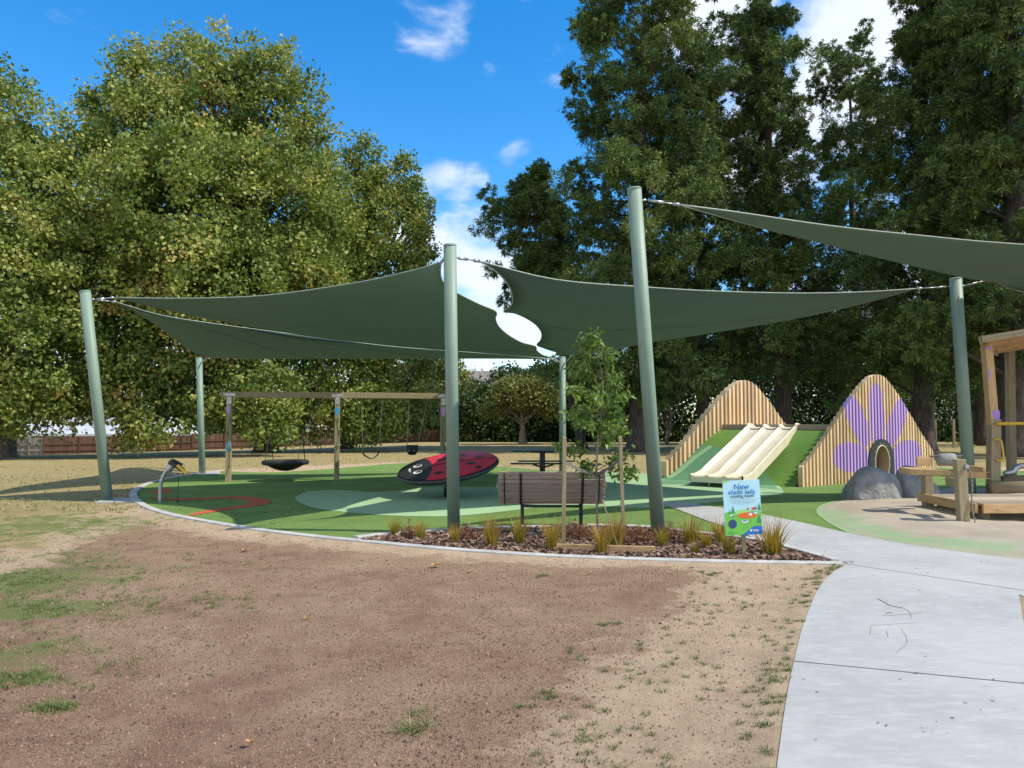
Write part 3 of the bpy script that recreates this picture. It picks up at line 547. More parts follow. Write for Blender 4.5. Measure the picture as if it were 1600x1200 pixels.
fence('timber_fence', 'reddish brown paling fence right of the grey fence, behind the left shade post', 'brown_fence_wood', 68, 300, (683, 680), (713, 709), (57, 60))
fence('timber_fence', 'brown paling fence in tree shade behind the basket swing', 'brown_fence_wood', 300, 486, (678, 676), (708, 699), (60, 64))
fence('timber_fence', 'dark boundary fence behind the belt and bucket swings', 'brown_fence_wood', 488, 760, (672, 670), (698, 691), (64, 67))
def house(name, label, c, w, dp, h, rh, wall, roof, rz=0, win=()):
    t = thing(name, label, 'house', c); Rz = Matrix.Rotation(rz, 3, 'Z'); c = Vector(c); T = lambda p: c+Rz @ Vector(p)
    m = MB(); m.box(T((0, 0, h/2-.5)), (w, dp, h+1), Rz); m.build('wall', wall, t); e = .5; x, y = w/2+e, dp/2+e; rf = MB()
    vs = [T(p) for p in ((-x, -y, h), (x, -y, h), (x, y, h), (-x, y, h), (-x+.6, 0, h+rh), (x-.6, 0, h+rh))]; rf.add(vs+[v-Vector((0, 0, .18)) for v in vs[:4]], [(0, 1, 5, 4), (2, 3, 4, 5), (1, 2, 5), (3, 0, 4), (0, 6, 7, 1), (1, 7, 8, 2), (2, 8, 9, 3), (3, 9, 6, 0), (6, 9, 8, 7)]); rf.build('roof', roof, t)
    for (wx, wz, ww, wh) in win:
        f = MB(); 
        for sx, sz, aw, ah in ((0, wh/2+.03, ww+.16, .08), (0, -wh/2-.03, ww+.16, .08), (ww/2+.04, 0, .08, wh), (-ww/2-.04, 0, .08, wh)): f.box(T((wx+sx, -dp/2-.03, wz+sz)), (aw, .07, ah), Rz)
        fo = f.build('window', 'white_paint', t); g = MB(); g.box(T((wx, -dp/2-.012, wz)), (ww, .02, wh), Rz); g.build('pane', 'window_glass', fo)
    return t
h1 = At(190, 712, 70); house('house', 'low house with a pale roof behind the brown fence, left', (h1.x, h1.y, -1.0), 11, 8, 1.7, 1.5, 'house_brown', 'roof_pale', .05, [(-3, .8, 1.4, .9), (2, .8, 1.4, .9)])
h2 = At(470, 700, 76); house('house', 'white walled house half hidden by leaves behind the basket swing', (h2.x, h2.y, -.8), 5.5, 7, 3.6, 1.4, 'house_white', 'roof_pale', -.1, [(-1, 1.9, 1.2, 1.1), (1.4, 1.9, .9, 1.1)])
h3 = At(752, 680, 100); house('house', 'distant house whose brown tiled roof shows below the sky gap', (h3.x, h3.y, 0), 16, 9, 6.6, 2.0, 'house_brown', 'roof_tile', 0, [(-4, 5, 1.4, 1.1), (3, 5, 1.4, 1.1)])
h4 = At(1475, 690, 84); house('house', 'low red and white building far off between the right shade post and the conifer trunk', (h4.x, h4.y, 0), 9, 6, 1.7, 1.3, 'house_red', 'roof_pale', 0, [(-2, 1., 1.2, .8), (1.5, 1., 1.2, .8)])
h5 = At(20, 700, 78); house('house', 'pale roofed house behind the grey fence at the far left', (h5.x, h5.y, -1.1), 14, 8, 2.0, 1.5, 'house_white', 'roof_pale', -.03, [(-3, .9, 1.4, .9), (2, .9, 1.4, .9)])
def bin_():
    c = gz(At(211, 709, 56)); c = Vector((c.x, 56, At(211, 709, 56).z-.05)); t = thing('wheelie_bin', 'dark blue wheelie bin standing against the brown fence', 'bin', c); m = MB(); m.box(c+Vector((0, 0, .5)), (.5, .55, .9), None, 1.18); m.build('bin_body', 'bin_blue', t, bevel=.03)
    m = MB(); m.box(c+Vector((0, -.02, .99)), (.66, .7, .08)); m.build('lid', 'galvanised', t, bevel=.03)
    for s in (-1, 1): m = MB(); m.tube([c+Vector((s*.24, .3, .1)), c+Vector((s*.3, .3, .1))], .1, 12); m.build('wheel', 'rubber', t)
bin_()
# timber pergola posts far right lawn
def far_frame():
    a, b = At(1462, 703, 50), At(1491, 702, 50); t = thing('climbing_frame', 'thin two post timber frame on the far lawn left of the right shade post', 'play frame', a)
    for p in (a, b): m = MB(); m.beam(p-Vector((0, 0, .2)), p+Vector((0, 0, 2.0)), .14, .14); m.build('post', 'treated_pine', t)
    m = MB(); m.beam(a+Vector((0, 0, .25)), b+Vector((1.4, 0, .25)), .12, .12); m.build('rail', 'treated_pine_x', t)
far_frame()

# ---------------------------------------------------------------- shade posts and sails
POSTS = {}
def shade_post(key, base, top, r, label, pad=None):
    base, top = Vector(base), Vector(top); t = thing('shade_post', label, 'shade post', base, 0, 'sage green shade sail posts'); m = MB()
    m.tube([base-(top-base)*.03, base.lerp(top, .5), top], r, 28); m.build('pole', 'sage_paint', t, smooth=False); [setattr(p, 'use_smooth', len(p.vertices) == 4) for p in t.children[0].data.polygons]
    d = (top-base).normalized(); m = MB(); m.tube([top, top+d*.012, top+d*.03], [r*1.04, r*1.04, r*.8], 28); m.build('cap', 'sage_paint', t)
    if pad:
        m = MB(); m.prism([Vector(p) for p in pad], -.08, .02); o = m.build('footing', 'concrete', t, bevel=.01)
    POSTS[key] = (base, top, r, t)
shade_post('1', G(168, 782), At(133, 456, 15.4), .105, 'leftmost shade post, leaning left beside the curved kerb', gp([(148, 786), (210, 785), (214, 779), (165, 779)]))
shade_post('2', G(709, 831), At(703, 384, 10.75), .093, 'upright shade post at the centre in front of the ladybird', None)
shade_post('3', G(879, 742), At(879, 559, 24.4), .105, 'far shade post behind the bench and sapling')
shade_post('4', G(1516, 776), At(1493, 436, 16.5), .125, 'right shade post leaning left beside the wooden play tower')
shade_post('5', G(316, 740), At(311, 560, 24.6), .10, 'thin far shade post left of the swing frame', gp([(308, 742), (345, 741), (343, 737), (308, 737)]))
shade_post('6', G(1029, 838), At(991, 296, 10.35), .10, 'tallest leaning shade post in the garden bed right of the sapling')
shade_post('7', Vector((16.2, 15.2, 0)), Vector((16.8, 15.1, 5.3)), .11, 'shade post out of view to the near right carrying the right sail')
shade_post('8', Vector((19.8, 19.8, 0)), Vector((20.4, 20.2, 5.1)), .11, 'shade post out of view to the far right carrying the right sail')
def curve3(pix, n=26):
    pts = [At(*p) for p in pix]; s = spline(pts, 8); L_ = [0]
    for a, b in zip(s, s[1:]): L_.append(L_[-1]+(b-a).length)
    out = []
    for i in range(n+1):
        x = L_[-1]*i/n; j = max(1, next((k for k, l in enumerate(L_) if l >= x-1e-9), len(L_)-1)); t = (x-L_[j-1])/(L_[j]-L_[j-1]+1e-9); out.append(s[j-1].lerp(s[j], t))
    return out
def lerpd(pix, d0, d1, bow=0):
    n = len(pix)-1; return [(p[0], p[1], d0+(d1-d0)*i/n+bow*math.sin(math.pi*i/n)) for i, p in enumerate(pix)]
def sail(label, c0, c1, d0, d1, anchors, sag=.0, seam=1):
    """c0,c1 along u; d0 at u=0, d1 at u=1 along v (Coons patch)"""
    n = len(c0)-1; m = len(d1)-1; P = []
    for i in range(n+1):
        u = i/n; row = []
        for j in range(m+1):
            v = j/m; p = c0[i]*(1-v)+c1[i]*v+d0[j]*(1-u)+d1[j]*u-(c0[0]*(1-u)*(1-v)+c0[n]*u*(1-v)+c1[0]*(1-u)*v+c1[n]*u*v)
            p = p-Vector((0, 0, sag*math.sin(math.pi*u)*math.sin(math.pi*v))); row.append(p)
        P.append(row)
    org = c0[0].copy(); org.z = 0; t = thing('shade_sail', label, 'shade sail', org, 0, 'dark green fabric shade sails'); b = MB(); b.grid(P); o = b.build('fabric', 'sail_fabric', t, smooth=True); s = o.modifiers.new('thickness', 'SOLIDIFY'); s.thickness = .004; s.offset = 0
    h = MB()
    for e in (c0, c1, d0, d1):
        if (e[0]-e[-1]).length > .3: h.tube(e, .011, 6)
    h.build('hem', 'hem', t, smooth=True)
    if seam:
        sm_ = MB()
        for f in (.33, .66)[:seam]:
            j = int(f*m); pts = [P[i][j]-Vector((0, 0, .006)) for i in range(n+1)]; sm_.tube(pts, .006, 4)
        sm_.build('seam', 'strap', t)
    for (pt, key) in anchors:
        base, top, r, _ = POSTS[key]; ax_ = (top-base).normalized(); q = top-ax_*.16; d = (Vector(pt)-q); d2 = (d-ax_*d.dot(ax_)).normalized(); q = q+d2*r; c = MB(); pt = Vector(pt)
        c.tube([q-d2*.02, q+d2*.05], .018, 8); e = q+d2*.05; c.tube([e, pt], .010, 6); v = (pt-e); L_ = v.length
        c.tube([e+v*.12, e+v*.12+v.normalized()*min(.22, L_*.4)], .022, 8); c.tube([e+v*.8, e+v*.8+v.normalized()*min(.12, L_*.2)], .026, 8); c.build('cable', 'galvanised', t, smooth=True)
    return t
K = lambda p, n=26: [Vector(p)]*(n+1)
A1 = curve3(lerpd([(178, 465), (300, 466), (420, 461), (560, 441), (650, 421), (690, 409)], 15.6, 10.95, 1.0)); A2 = curve3(lerpd([(178, 465), (290, 486), (420, 507), (560, 528), (690, 545), (790, 554), (866, 560)], 15.6, 24.2, -.3))
AR = curve3([(690, 409, 10.95), (688, 421, 11.2), (690, 436, 11.55), (700, 449, 11.9), (720, 461, 12.3), (748, 475, 12.9), (775, 487, 13.5), (774, 498, 14.0), (780, 511, 14.8), (795, 524, 15.9), (815, 535, 17.1), (836, 541, 18.4), (839, 548, 19.4), (849, 555, 21.3), (866, 560, 24.2)], 84)
sail('left upper shade sail between the leftmost and the central post, scalloped on its right edge', A1, A2, K(A1[0], 84), AR, [(A1[0], '1'), (A1[-1], '2'), (A2[-1], '3')], .25, 2)
B1 = curve3(lerpd([(182, 472), (250, 492), (330, 505), (450, 521), (600, 540), (700, 548), (790, 554.5), (862, 561)], 15.8, 24.4, .6)); B2 = curve3(lerpd([(182, 472), (218, 491), (262, 520), (295, 546), (324, 559)], 15.8, 24.3, .4))
BR = curve3([(862, 561, 24.4), (780, 560, 23.9), (700, 560, 23.5), (550, 560, 23.2), (430, 560, 23.4), (360, 559.5, 23.9), (324, 559, 24.3)])
sail('lower shade sail behind and below the left one, above the swings', B1, B2, K(B1[0]), BR, [(B1[0], '1'), (B1[-1], '3'), (B2[-1], '5')], .0, 2)
C1 = curve3([(748, 408, 11.4), (870, 437, 12.5), (1000, 448, 13.4), (1120, 455, 14.3), (1250, 458, 15.0), (1350, 456, 15.7), (1430, 451, 16.3)]); C2 = curve3([(892, 556, 24.2), (960, 546, 23.), (1040, 529, 21.8), (1150, 505, 20), (1300, 479, 18), (1400, 459, 16.8), (1430, 451, 16.3)])
CL = curve3([(748, 408, 11.4), (770, 420, 11.65), (788, 437, 11.95), (798, 453, 12.25), (801, 467, 12.6), (798, 478, 13.0), (787, 487, 13.5), (803, 489, 13.9), (822, 497, 14.6), (838, 508, 15.4), (846, 520, 16.4), (845, 531, 17.5), (839, 539, 18.4), (850, 544, 19.6), (868, 550, 21.6), (892, 556, 24.2)], 84)
C1r, C2r = C1[::-1], C2[::-1]
sail('middle shade sail stretching from the central post to the right post behind the tallest post', C1r, C2r, K(C1r[0], 84), CL, [(C1r[0], '4'), (C1r[-1], '2'), (C2r[-1], '3')], .25, 2)
E1 = curve3([(1062, 320, 10.3), (1150, 331, 11.2), (1300, 353, 12.4), (1450, 369, 13.5), (1600, 382, 14.4), (2020, 408, 15.6)]); E2 = curve3([(1545, 437, 16.4), (1600, 457, 16.6), (1700, 474, 17.4), (1860, 478, 18.6), (2000, 470, 19.5)])
EL = curve3([(1062, 320, 10.3), (1150, 345, 11.6), (1250, 371, 13.0), (1350, 393, 14.4), (1430, 406, 15.3), (1500, 420, 16.0), (1545, 437, 16.4)]); ER = curve3([(2020, 408, 15.6), (2000, 440, 17.4), (2000, 470, 19.5)])
sail('right shade sail running out of the frame from the tallest leaning post', E1, E2, EL, ER, [(E1[0], '6'), (E2[0], '4'), (E1[-1], '7'), (E2[-1], '8')], .15, 2)

# ---------------------------------------------------------------- swing set
def swing_set():
    L_, M_, R_ = Vector((-7.85, 21.0, 0)), Vector((-4.98, 21.55, 0)), Vector((-2.02, 22.1, 0)); dv = (R_-L_).normalized(); up = Vector((0, 0, 1)); nn = Vector((dv.y, -dv.x, 0))
    t = thing('swing_frame', 'long timber swing frame with three painted posts under the lower sail', 'swing frame', M_); zt = 2.49; h = .165
    m = MB(); m.tint = .45; m.beam(L_-dv*.24+up*(zt-h/2), R_+dv*.24+up*(zt-h/2), .14, h); m.build('beam', 'treated_pine_x', t, bevel=.008)
    for p in (L_, M_, R_):
        m = MB(); m.tint = .5; m.beam(p-up*.2, p+up*(zt-h), .19, .14, dv); po = m.build('post', 'treated_pine', t, bevel=.008)
        b = MB(); b.box(p+up*(zt-h/2)+nn*.076, (.32, .012, .08), Matrix.Rotation(math.atan2(dv.y, dv.x), 3, 'Z')); b.box(p+up*(zt-h-.08)+nn*.10, (.12, .012, .2), Matrix.Rotation(math.atan2(dv.y, dv.x), 3, 'Z')); b.build('bracket', 'galvanised', t)
        def blotch(zc, hh, w, mat, nm, dx=0):
            k = MB(); n = 14; pts = [p+nn*.098+dv*(dx+w*math.cos(a)*(1+.15*math.sin(3*a)))+up*(zc+hh*math.sin(a)*(1+.12*math.cos(2*a))) for a in [2*math.pi*i/n for i in range(n)]]; k.add(pts+[q-nn*.002 for q in pts], [tuple(range(n)), tuple(range(2*n-1, n-1, -1))]+[(i, n+i, n+(i+1) % n, (i+1) % n) for i in range(n)]); k.build(nm, mat, po)
        if p is L_: blotch(2.0, .14, .05, 'paint_pink', 'painted_petal', -.02); blotch(.98, .12, .05, 'paint_blue', 'painted_butterfly'); blotch(.88, .06, .06, 'paint_blue', 'painted_butterfly'); 
        if p is M_: blotch(1.95, .13, .06, 'paint_blue', 'painted_butterfly'); blotch(.95, .035, .06, 'paint_darkgreen', 'painted_leaf')
        if p is R_: blotch(1.95, .16, .06, 'paint_pink', 'painted_petal'); blotch(.7, .1, .05, 'paint_blue', 'painted_butterfly')
        # painted vine, a raised brush line of paint
        v = MB(); pts = [p+nn*.097+dv*(.045*math.sin(z*5.1+p.x))+up*z for z in np.linspace(.15, 1.75, 26)]; v.tube(pts, .009, 4)
        for z in (.35, .8, 1.25, 1.6): q = p+nn*.097+dv*(.045*math.sin(z*5.1+p.x))+up*z; v.tube([q, q+dv*.04+up*.08, q+dv*.02+up*.2], [.006, .022, .004], 5)
        v.build('painted_vine', 'paint_darkgreen', po)
    on = lambda k: L_.lerp(R_, k)+up*(zt-h)
    def hang(k0, k1, ends, mat, t2, r=.009):
        for k, e in zip((k0, k1), ends):
            a = on(k); c = MB(); n = int((a-e).length/.055); c.tube([a+up*.0, a-up*.05], .022, 8); pts = [a.lerp(e, i/n)+nn*(.004 if i % 2 else -.004) for i in range(n+1)]; c.tube(pts, [r*(1.35 if i % 2 else .75) for i in range(n+1)], 5); c.build('chain', mat, t2, smooth=True)
    # basket
    c = Vector(((L_.x+M_.x)/2, 21.2, .50)); c = Vector((At(446, 722, 21.2).x, 21.2, .52)); s = thing('basket_swing', 'round black basket swing hanging in the left bay', 'swing', (c.x, c.y, 0)); m = MB(); n = 40
    m.tube([c+Vector((math.cos(a)*.58, math.sin(a)*.58, .0)) for a in [2*math.pi*i/n for i in range(n+1)]], .065, 10, False); m.build('rim', 'rubber', s, smooth=True); m = MB(); P = []
    for i in range(9): r = .56*i/8; z = -.22*(1-(r/.56)**2); P.append([c+Vector((math.cos(a)*r, math.sin(a)*r, z)) for a in [2*math.pi*k/24 for k in range(25)]])
    m.grid(P); o = m.build('net_seat', 'rubber', s, smooth=True); x = o.modifiers.new('thick', 'SOLIDIFY'); x.thickness = .02
    k0, k1 = .10, .415
    for k, sx in ((k0, -1), (k1, 1)):
        a = on(k); j = c+Vector((sx*.47, 0, .75)); m = MB(); m.tube([a, j], .013, 6); m.tube([j, c+Vector((sx*.45, -.36, .03))], .012, 6); m.tube([j, c+Vector((sx*.45, .36, .03))], .012, 6); m.build('rope', 'rubber', s)
    # belt swing
    e0, e1 = At(567, 705, 21.8), At(592, 704, 21.8); mid = At(580, 716, 21.8); s = thing('belt_swing', 'flexible belt swing hanging right of the middle post', 'swing', (mid.x, mid.y, 0)); hang(.605, .705, (e0, e1), 'chain', s)
    pts = spline([e0, At(570, 711, 21.8), mid, At(589, 711, 21.8), e1], 5); m = MB(); m.grid([[p+Vector((0, -.08, 0)), p+Vector((0, .08, 0))] for p in pts]); o = m.build('seat', 'rubber', s, smooth=True); x = o.modifiers.new('thick', 'SOLIDIFY'); x.thickness = .018
    # bucket swing
    c = At(644, 703, 22); s = thing('bucket_swing', 'black toddler bucket swing hanging near the right post', 'swing', (c.x, c.y, 0)); hang(.835, .925, (c+Vector((-.15, 0, .12)), c+Vector((.15, 0, .12))), 'chain', s); P = []; n = 20
    for (r, z) in ((.165, .14), (.175, .10), (.165, 0), (.14, -.09), (.10, -.14), (.02, -.15)): P.append([c+Vector((math.cos(a)*r, math.sin(a)*r*.85, z)) for a in [2*math.pi*k/n for k in range(n+1)]])
    m = MB(); m.grid(P); o = m.build('seat', 'rubber', s, smooth=True); x = o.modifiers.new('thick', 'SOLIDIFY'); x.thickness = .02; 
    for sx in (-.07, .07): m = MB(); m.tube([c+Vector((sx-.03, -.13, -.02)), c+Vector((sx, -.15, -.02)), c+Vector((sx+.03, -.13, -.02))], [.01, .04, .01], 8); m.build('leg_hole_rim', 'galvanised', s, smooth=True)
swing_set()

# ---------------------------------------------------------------- ladybird
def ladybird():
    c = At(700, 728, 16.6); X = Vector((1, .10, .155)).normalized(); Yv = Vector((0, 1, .225)); Yv = (Yv-X*X.dot(Yv)).normalized(); Z = X.cross(Yv); t = thing('ladybird_spinner', 'large tilted red and black ladybird disc for children to spin on', 'play spinner', (c.x, c.y, 0)); rx, ry = 1.12, 1.08
    T = lambda x, y, z=0: c+X*x+Yv*y+Z*z
    n = 64; ring = lambda r, z: [T(rx*r*math.cos(a), ry*r*math.sin(a), z) for a in [2*math.pi*k/n for k in range(n+1)]]
    m = MB(); m.grid([ring(.02, -.12), ring(.80, -.115), ring(.95, -.10), ring(1., -.06), ring(1.0, -.03), ring(.985, .0), ring(.96, .012), ring(.02, .012)]); m.build('rim', 'black_plastic', t, smooth=True)
    dome = lambda x, y: .018+.05*(1-min(1, (x/rx)**2+(y/ry)**2))
    def patch(poly, mat, nm, lift=0, par=t, res=None):
        import mathutils.geometry as mg
        cx = sum(p[0] for p in poly)/len(poly); cy = sum(p[1] for p in poly)/len(poly); P = []
        for k in range(0, 9): f = k/8; P.append([T(cx+(x-cx)*f, cy+(y-cy)*f, dome(cx+(x-cx)*f, cy+(y-cy)*f)+lift) for x, y in poly+[poly[0]]])
        b = MB(); b.grid(P); return b.build(nm, mat, par, smooth=True)
    ell = lambda a: (.965*rx*math.cos(a), .965*ry*math.sin(a))
    hx = -.50; a0 = math.acos(hx*1.0/(.965*rx)); body = [ell(a) for a in np.linspace(-a0, a0, 60)]; front = [(hx+.16*(1-(y/abs(body[0][1]))**2), y) for y in np.linspace(body[-1][1], body[0][1], 20)]
    bo = patch(body+front[1:-1], 'red_plastic', 'shell'); head = [ell(a) for a in np.linspace(a0, 2*math.pi-a0, 40)]+[(x, y) for x, y in front[::-1][1:-1]]; hd = patch(head, 'black_plastic', 'head')
    for (x, y, r) in ((-.12, .42, .10), (.35, .55, .10), (.05, -.35, .10), (.50, -.28, .10), (.72, .2, .09), (.25, .15, .07), (-.22, -.62, .09), (.62, -.62, .08)):
        patch([(x+r*1.15*math.cos(a), y+r*math.sin(a)) for a in np.linspace(0, 2*math.pi, 20)[:-1]], 'black_plastic', 'spot', .004, bo)
    s = MB(); s.tube([T(x, .0, dome(x, 0)+.002) for x in np.linspace(-.33, 1.06, 20)], .007, 4); s.build('wing_line', 'black_plastic', bo)
    for y, ang in ((.20, .5), (-.30, -.1)):
        e = [(-.66+.10*math.cos(a), y+.10*math.sin(a)) for a in np.linspace(0, 2*math.pi, 24)[:-1]]; q = patch(e, 'print_white', 'eye', .005, hd); patch([(-.645+.068*math.cos(a), y+.012+.06*math.sin(a)) for a in np.linspace(0, 2*math.pi, 20)[:-1]], 'black_plastic', 'pupil', .008, hd)
    s = MB(); s.tube([T(-.80+.05*math.sin(a)*1., -.05+.11*math.cos(a), dome(-.8, 0)+.006) for a in np.linspace(math.pi*1.1, math.pi*1.9, 10)], .012, 5); s.build('mouth', 'print_white', hd)
    s = MB(); s.tube([T(0, 0, -.15), Vector((c.x, c.y, -.05))], .10, 16); s.build('support', 'black_metal', t, smooth=True)
ladybird()

# ---------------------------------------------------------------- bench and picnic table
def bench():
    c = G(862, 826); t = thing('park_bench', 'timber slatted park bench seen from behind, in front of the mint surfacing', 'bench', (c.x, c.y, 0)); W = 1.62; rz = R(-1.5); Rz = Matrix.Rotation(rz, 3, 'Z'); T = lambda x, y, z: Vector((c.x, c.y, 0))+Rz @ Vector((x, y, z))
    prof = [(-.11, .845), (-.10, .785), (-.08, .72), (-.055, .655), (-.025, .59), (.0, .525), (.03, .462), (.07, .405), (.14, .375), (.215, .375), (.29, .385), (.365, .40), (.44, .41)]
    sl = MB()
    for i, (y, z) in enumerate(prof):
        y2, z2 = prof[min(i+1, len(prof)-1)]; y1, z1 = prof[max(i-1, 0)]; a = math.atan2(z2-z1, y2-y1); sl.tint = random.uniform(.3, .8); sl.box(T(0, y, z), (W, .055, .028), Rz @ Matrix.Rotation(a, 3, 'X'))
    sl.build('slats', 'bench_slat', t, bevel=.004)
    for x in (-.72, -.47, .47, .72):
        b = MB(); w = .035 if abs(x) < .6 else .018
        for (y0, z0), (y1, z1) in zip(prof, prof[1:]): 
            d = Vector((0, y1-y0, z1-z0)).normalized(); nrm = Rz @ Vector((0, d.z, -d.y)); o = nrm*.021; b.beam(T(x, y0, z0)+o-Rz@d*.01, T(x, y1, z1)+o+Rz@d*.01, w, .012, nrm)
        so = b.build('slat_bracket', 'black_metal', t); k = MB()
        for y, z in prof[:8]: k.tube([T(x, y-.03, z), T(x, y-.034, z-.001)], .006, 8)
        k.build('bolt', 'galvanised', so)
    for x in (-.45, .45):
        b = MB(); b.beam(T(x, .06, -.1), T(x, .06, .37), .055, .055, (0, 1, 0)); b.beam(T(x, -.02, .345), T(x, .42, .37), .05, .04); b.build('leg', 'black_metal', t, bevel=.004)
    b = MB(); b.beam(T(-.47, .06, .335), T(.47, .06, .335), .045, .04); b.build('rail', 'black_metal', t)
    for s in (-1, 1):
        b = MB(); pts = spline([T(s*.80, -.08, .78), T(s*.83, .05, .66), T(s*.84, .25, .61), T(s*.83, .42, .60), T(s*.81, .44, .42)], 5); b.grid([[p+Vector((0, 0, .02)), p-Vector((0, 0, .02))] for p in pts]); b.tube(pts, .018, 8); b.build('armrest', 'galvanised', t, smooth=True)
bench()
def picnic():
    c = Vector((At(850, 700, 22.6).x, 22.6, 0)); t = thing('picnic_table', 'black picnic table with attached seats behind the bench', 'picnic table', c, 0); L_ = 1.85; T = lambda x, y, z: c+Vector((x, y, z))
    m = MB()
    for i in range(5): m.box(T(.0, -.30+.15*i, .79), (L_, .135, .04))
    m.build('tabletop', 'black_metal', t, bevel=.005)
    for s in (-1, 1):
        m = MB(); 
        for k in (0, 1): m.box(T(-.12 if s < 0 else .1, s*(.66+.13*k), .45), (1.75, .12, .04))
        m.build('seat', 'black_metal', t, bevel=.005)
    for x in (-.05,):
        m = MB(); m.beam(T(x, 0, -.05), T(x, 0, .77), .16, .16, (0, 1, 0)); m.box(T(x, 0, .02), (.5, .5, .03)); m.build('pedestal', 'black_metal', t)
    m = MB(); m.beam(T(-.05, -.85, .41), T(-.05, 0, .30), .10, .07); m.beam(T(-.05, .85, .41), T(-.05, 0, .30), .10, .07); m.beam(T(-.35, -.66, .42), T(-.05, -.66, .34), .06, .05); m.beam(T(.25, -.66, .42), T(-.05, -.66, .34), .06, .05); m.box(T(-.05, 0, .755), (.7, .5, .03)); m.build('arm', 'black_metal', t)
picnic()
# ---------------------------------------------------------------- curved pole device
def device():
    b = G(250, 784); t = thing('play_digger', 'curved steel pole with a black and yellow swivelling hand digger toy, left on the turf', 'play equipment', b); u = Vector; d = b.y
    pts = spline([b-u((0, 0, .1)), b+u((0, 0, .25)), b+u((.03, 0, .46)), b+u((.10, 0, .60)), b+u((.21, 0, .70))], 6); m = MB(); m.tube(pts, .038, 14); m.build('pole', 'galvanised', t, smooth=True); h = b+u((.21, 0, .70))
    m = MB(); m.tube([h+u((-.05, 0, -.04)), h+u((.05, 0, .06))], .075, 14); m.box(h+u((.05, 0, .09)), (.20, .12, .05), Matrix.Rotation(.7, 3, 'Y')); m.build('swivel', 'galvanised', t, bevel=.004)
    m = MB(); m.beam(h+u((-.02, -.03, .12)), h+u((.26, -.03, -.05)), .10, .08); m.beam(h+u((.0, .05, .15)), h+u((.2, .05, .05)), .05, .06); m.build('arm', 'black_metal', t, bevel=.006)
    m = MB(); m.beam(h+u((.16, -.07, .05)), h+u((.36, -.07, -.12)), .05, .06); m.build('lever', 'yellow_paint', t, bevel=.006)
    m = MB(); m.tube(spline([h+u((.06, -.05, .0)), h+u((.12, -.07, -.14)), h+u((.24, -.07, -.14)), h+u((.30, -.05, -.02))], 5), .011, 8); m.build('handle', 'galvanised', t, smooth=True)
    m = MB(); m.tube([h+u((.17, -.05, -.1)), h+u((.185, -.05, -.4)), h+u((.17, -.05, -.66))], .007, 6); m.tube([h+u((.17, -.05, -.66)), h+u((.17, -.05, -.70))], .02, 8); m.build('rope', 'rubber', t)
device()

# ---------------------------------------------------------------- mound, slatted walls, slide
WD = Vector((.816, .578, 0)); NV = Vector((-.578, .816, 0)); R0 = Vector((7.3, 19.3, 0)); P0 = R0+WD*1.75; HM = 1.42
def mound():
    us = np.arange(-3.0, .0401, .05); vs = np.arange(.03, 4.08, .05); U, Vv = np.meshgrid(us, vs, indexing='ij'); X = P0.x+U*WD.x+Vv*NV.x; Y = P0.y+U*WD.y+Vv*NV.y; uf = 1.9+.75*Vv/4.04
    t = np.clip(1+U/uf, 0, 1); H = HM*(.45*t*t*(3-2*t)+.55*t); H = np.where(t <= 0, -.03, H+.012); H = np.minimum(H, HM); V = np.stack([X, Y, H], -1).reshape(-1, 3); I = np.arange(U.size).reshape(U.shape); Fc = np.stack([I[:-1, :-1], I[1:, :-1], I[1:, 1:], I[:-1, 1:]], -1).reshape(-1, 4)
    o = npmesh('mound', V, Fc, 'mound_surface', smooth=True); tag(o, kind='structure')
    # boundary of the rubber area, worked out on the slope
    def onm(px, py):
        best = None; r = ray(px, py).normalized()
        for s in np.arange(15, 32, .02):
            p = Vector((0, 0, EYE))+r*s; q = p-P0; u = q.dot(WD); v = q.dot(NV); f = 1.9+.75*v/4.04; tt = min(1, max(0, 1+u/f)); h = HM*(.45*tt*tt*(3-2*tt)+.55*tt)
            if p.z < h+.012: return (u, v)
        return (u, v)
    poly = [onm(*p) for p in ((1085, 699), (1100, 696), (1120, 699), (1138, 703), (1165, 714), (1186, 728), (1202, 746), (1212, 758))]; sp = [(p.x, p.y) for p in spline([Vector((a, b, 0)) for a, b in poly], 5)]; sp = [(sp[0][0]+.02, 4.6)]+sp+[(-3.6, sp[-1][1]-.3), (-3.6, 4.6)]
    sd = sdist(U, Vv, sp); st = [onm(1108, 699), onm(1085, 715), onm(1048, 745)]; sdd = pdist(U, Vv, st, False)
    for nme, a in (('wet', .5+sd), ('stripe', .5+(.10-sdd))): at = o.data.attributes.new(nme, 'FLOAT', 'POINT'); at.data.foreach_set('value', a.ravel().astype(np.float32))
    # deck
    t = thing('play_deck', 'timber deck on top of the green mound behind the slide', 'deck', P0+Vector((0, 0, 0))); m = MB()
    for i in range(14): a = P0+WD*(.12+i*.15)+NV*.03+Vector((0, 0, 1.46)); m.tint = random.random(); m.beam(a, a+NV*3.98, .14, .03)
    m.build('boards', 'deck_board', t); m = MB(); a = P0+WD*.055+Vector((0, 0, 1.50)); m.beam(a+NV*.02, a+NV*4.0, .05, .16); m.build('edge_board', 'deck_board', t, bevel=.005)
    m = MB(); m.prism([P0+WD*.1+NV*.1, P0+WD*2.1+NV*.1, P0+WD*2.1+NV*3.9, P0+WD*.1+NV*3.9], 0, 1.42); m.build('base', 'deck_board', t)
mound()
PK = .545
def ridge(t):  # height of the slatted wall along its length
    k = abs((t-PK)/(PK if t < PK else 1-PK)); lo = .50 if t < PK else .75
    g = (math.exp(-(k*1.18)**2*1.05)-math.exp(-(1.18**2)*1.05))/(1-math.exp(-(1.18**2)*1.05)); lin = 1-k
    return lo+(3.0-lo)*(.55*g+.45*min(1, lin*1.08) if k > .12 else .55*g+.45*(min(1, .88*1.08)+(.12-k)/.12*.05))
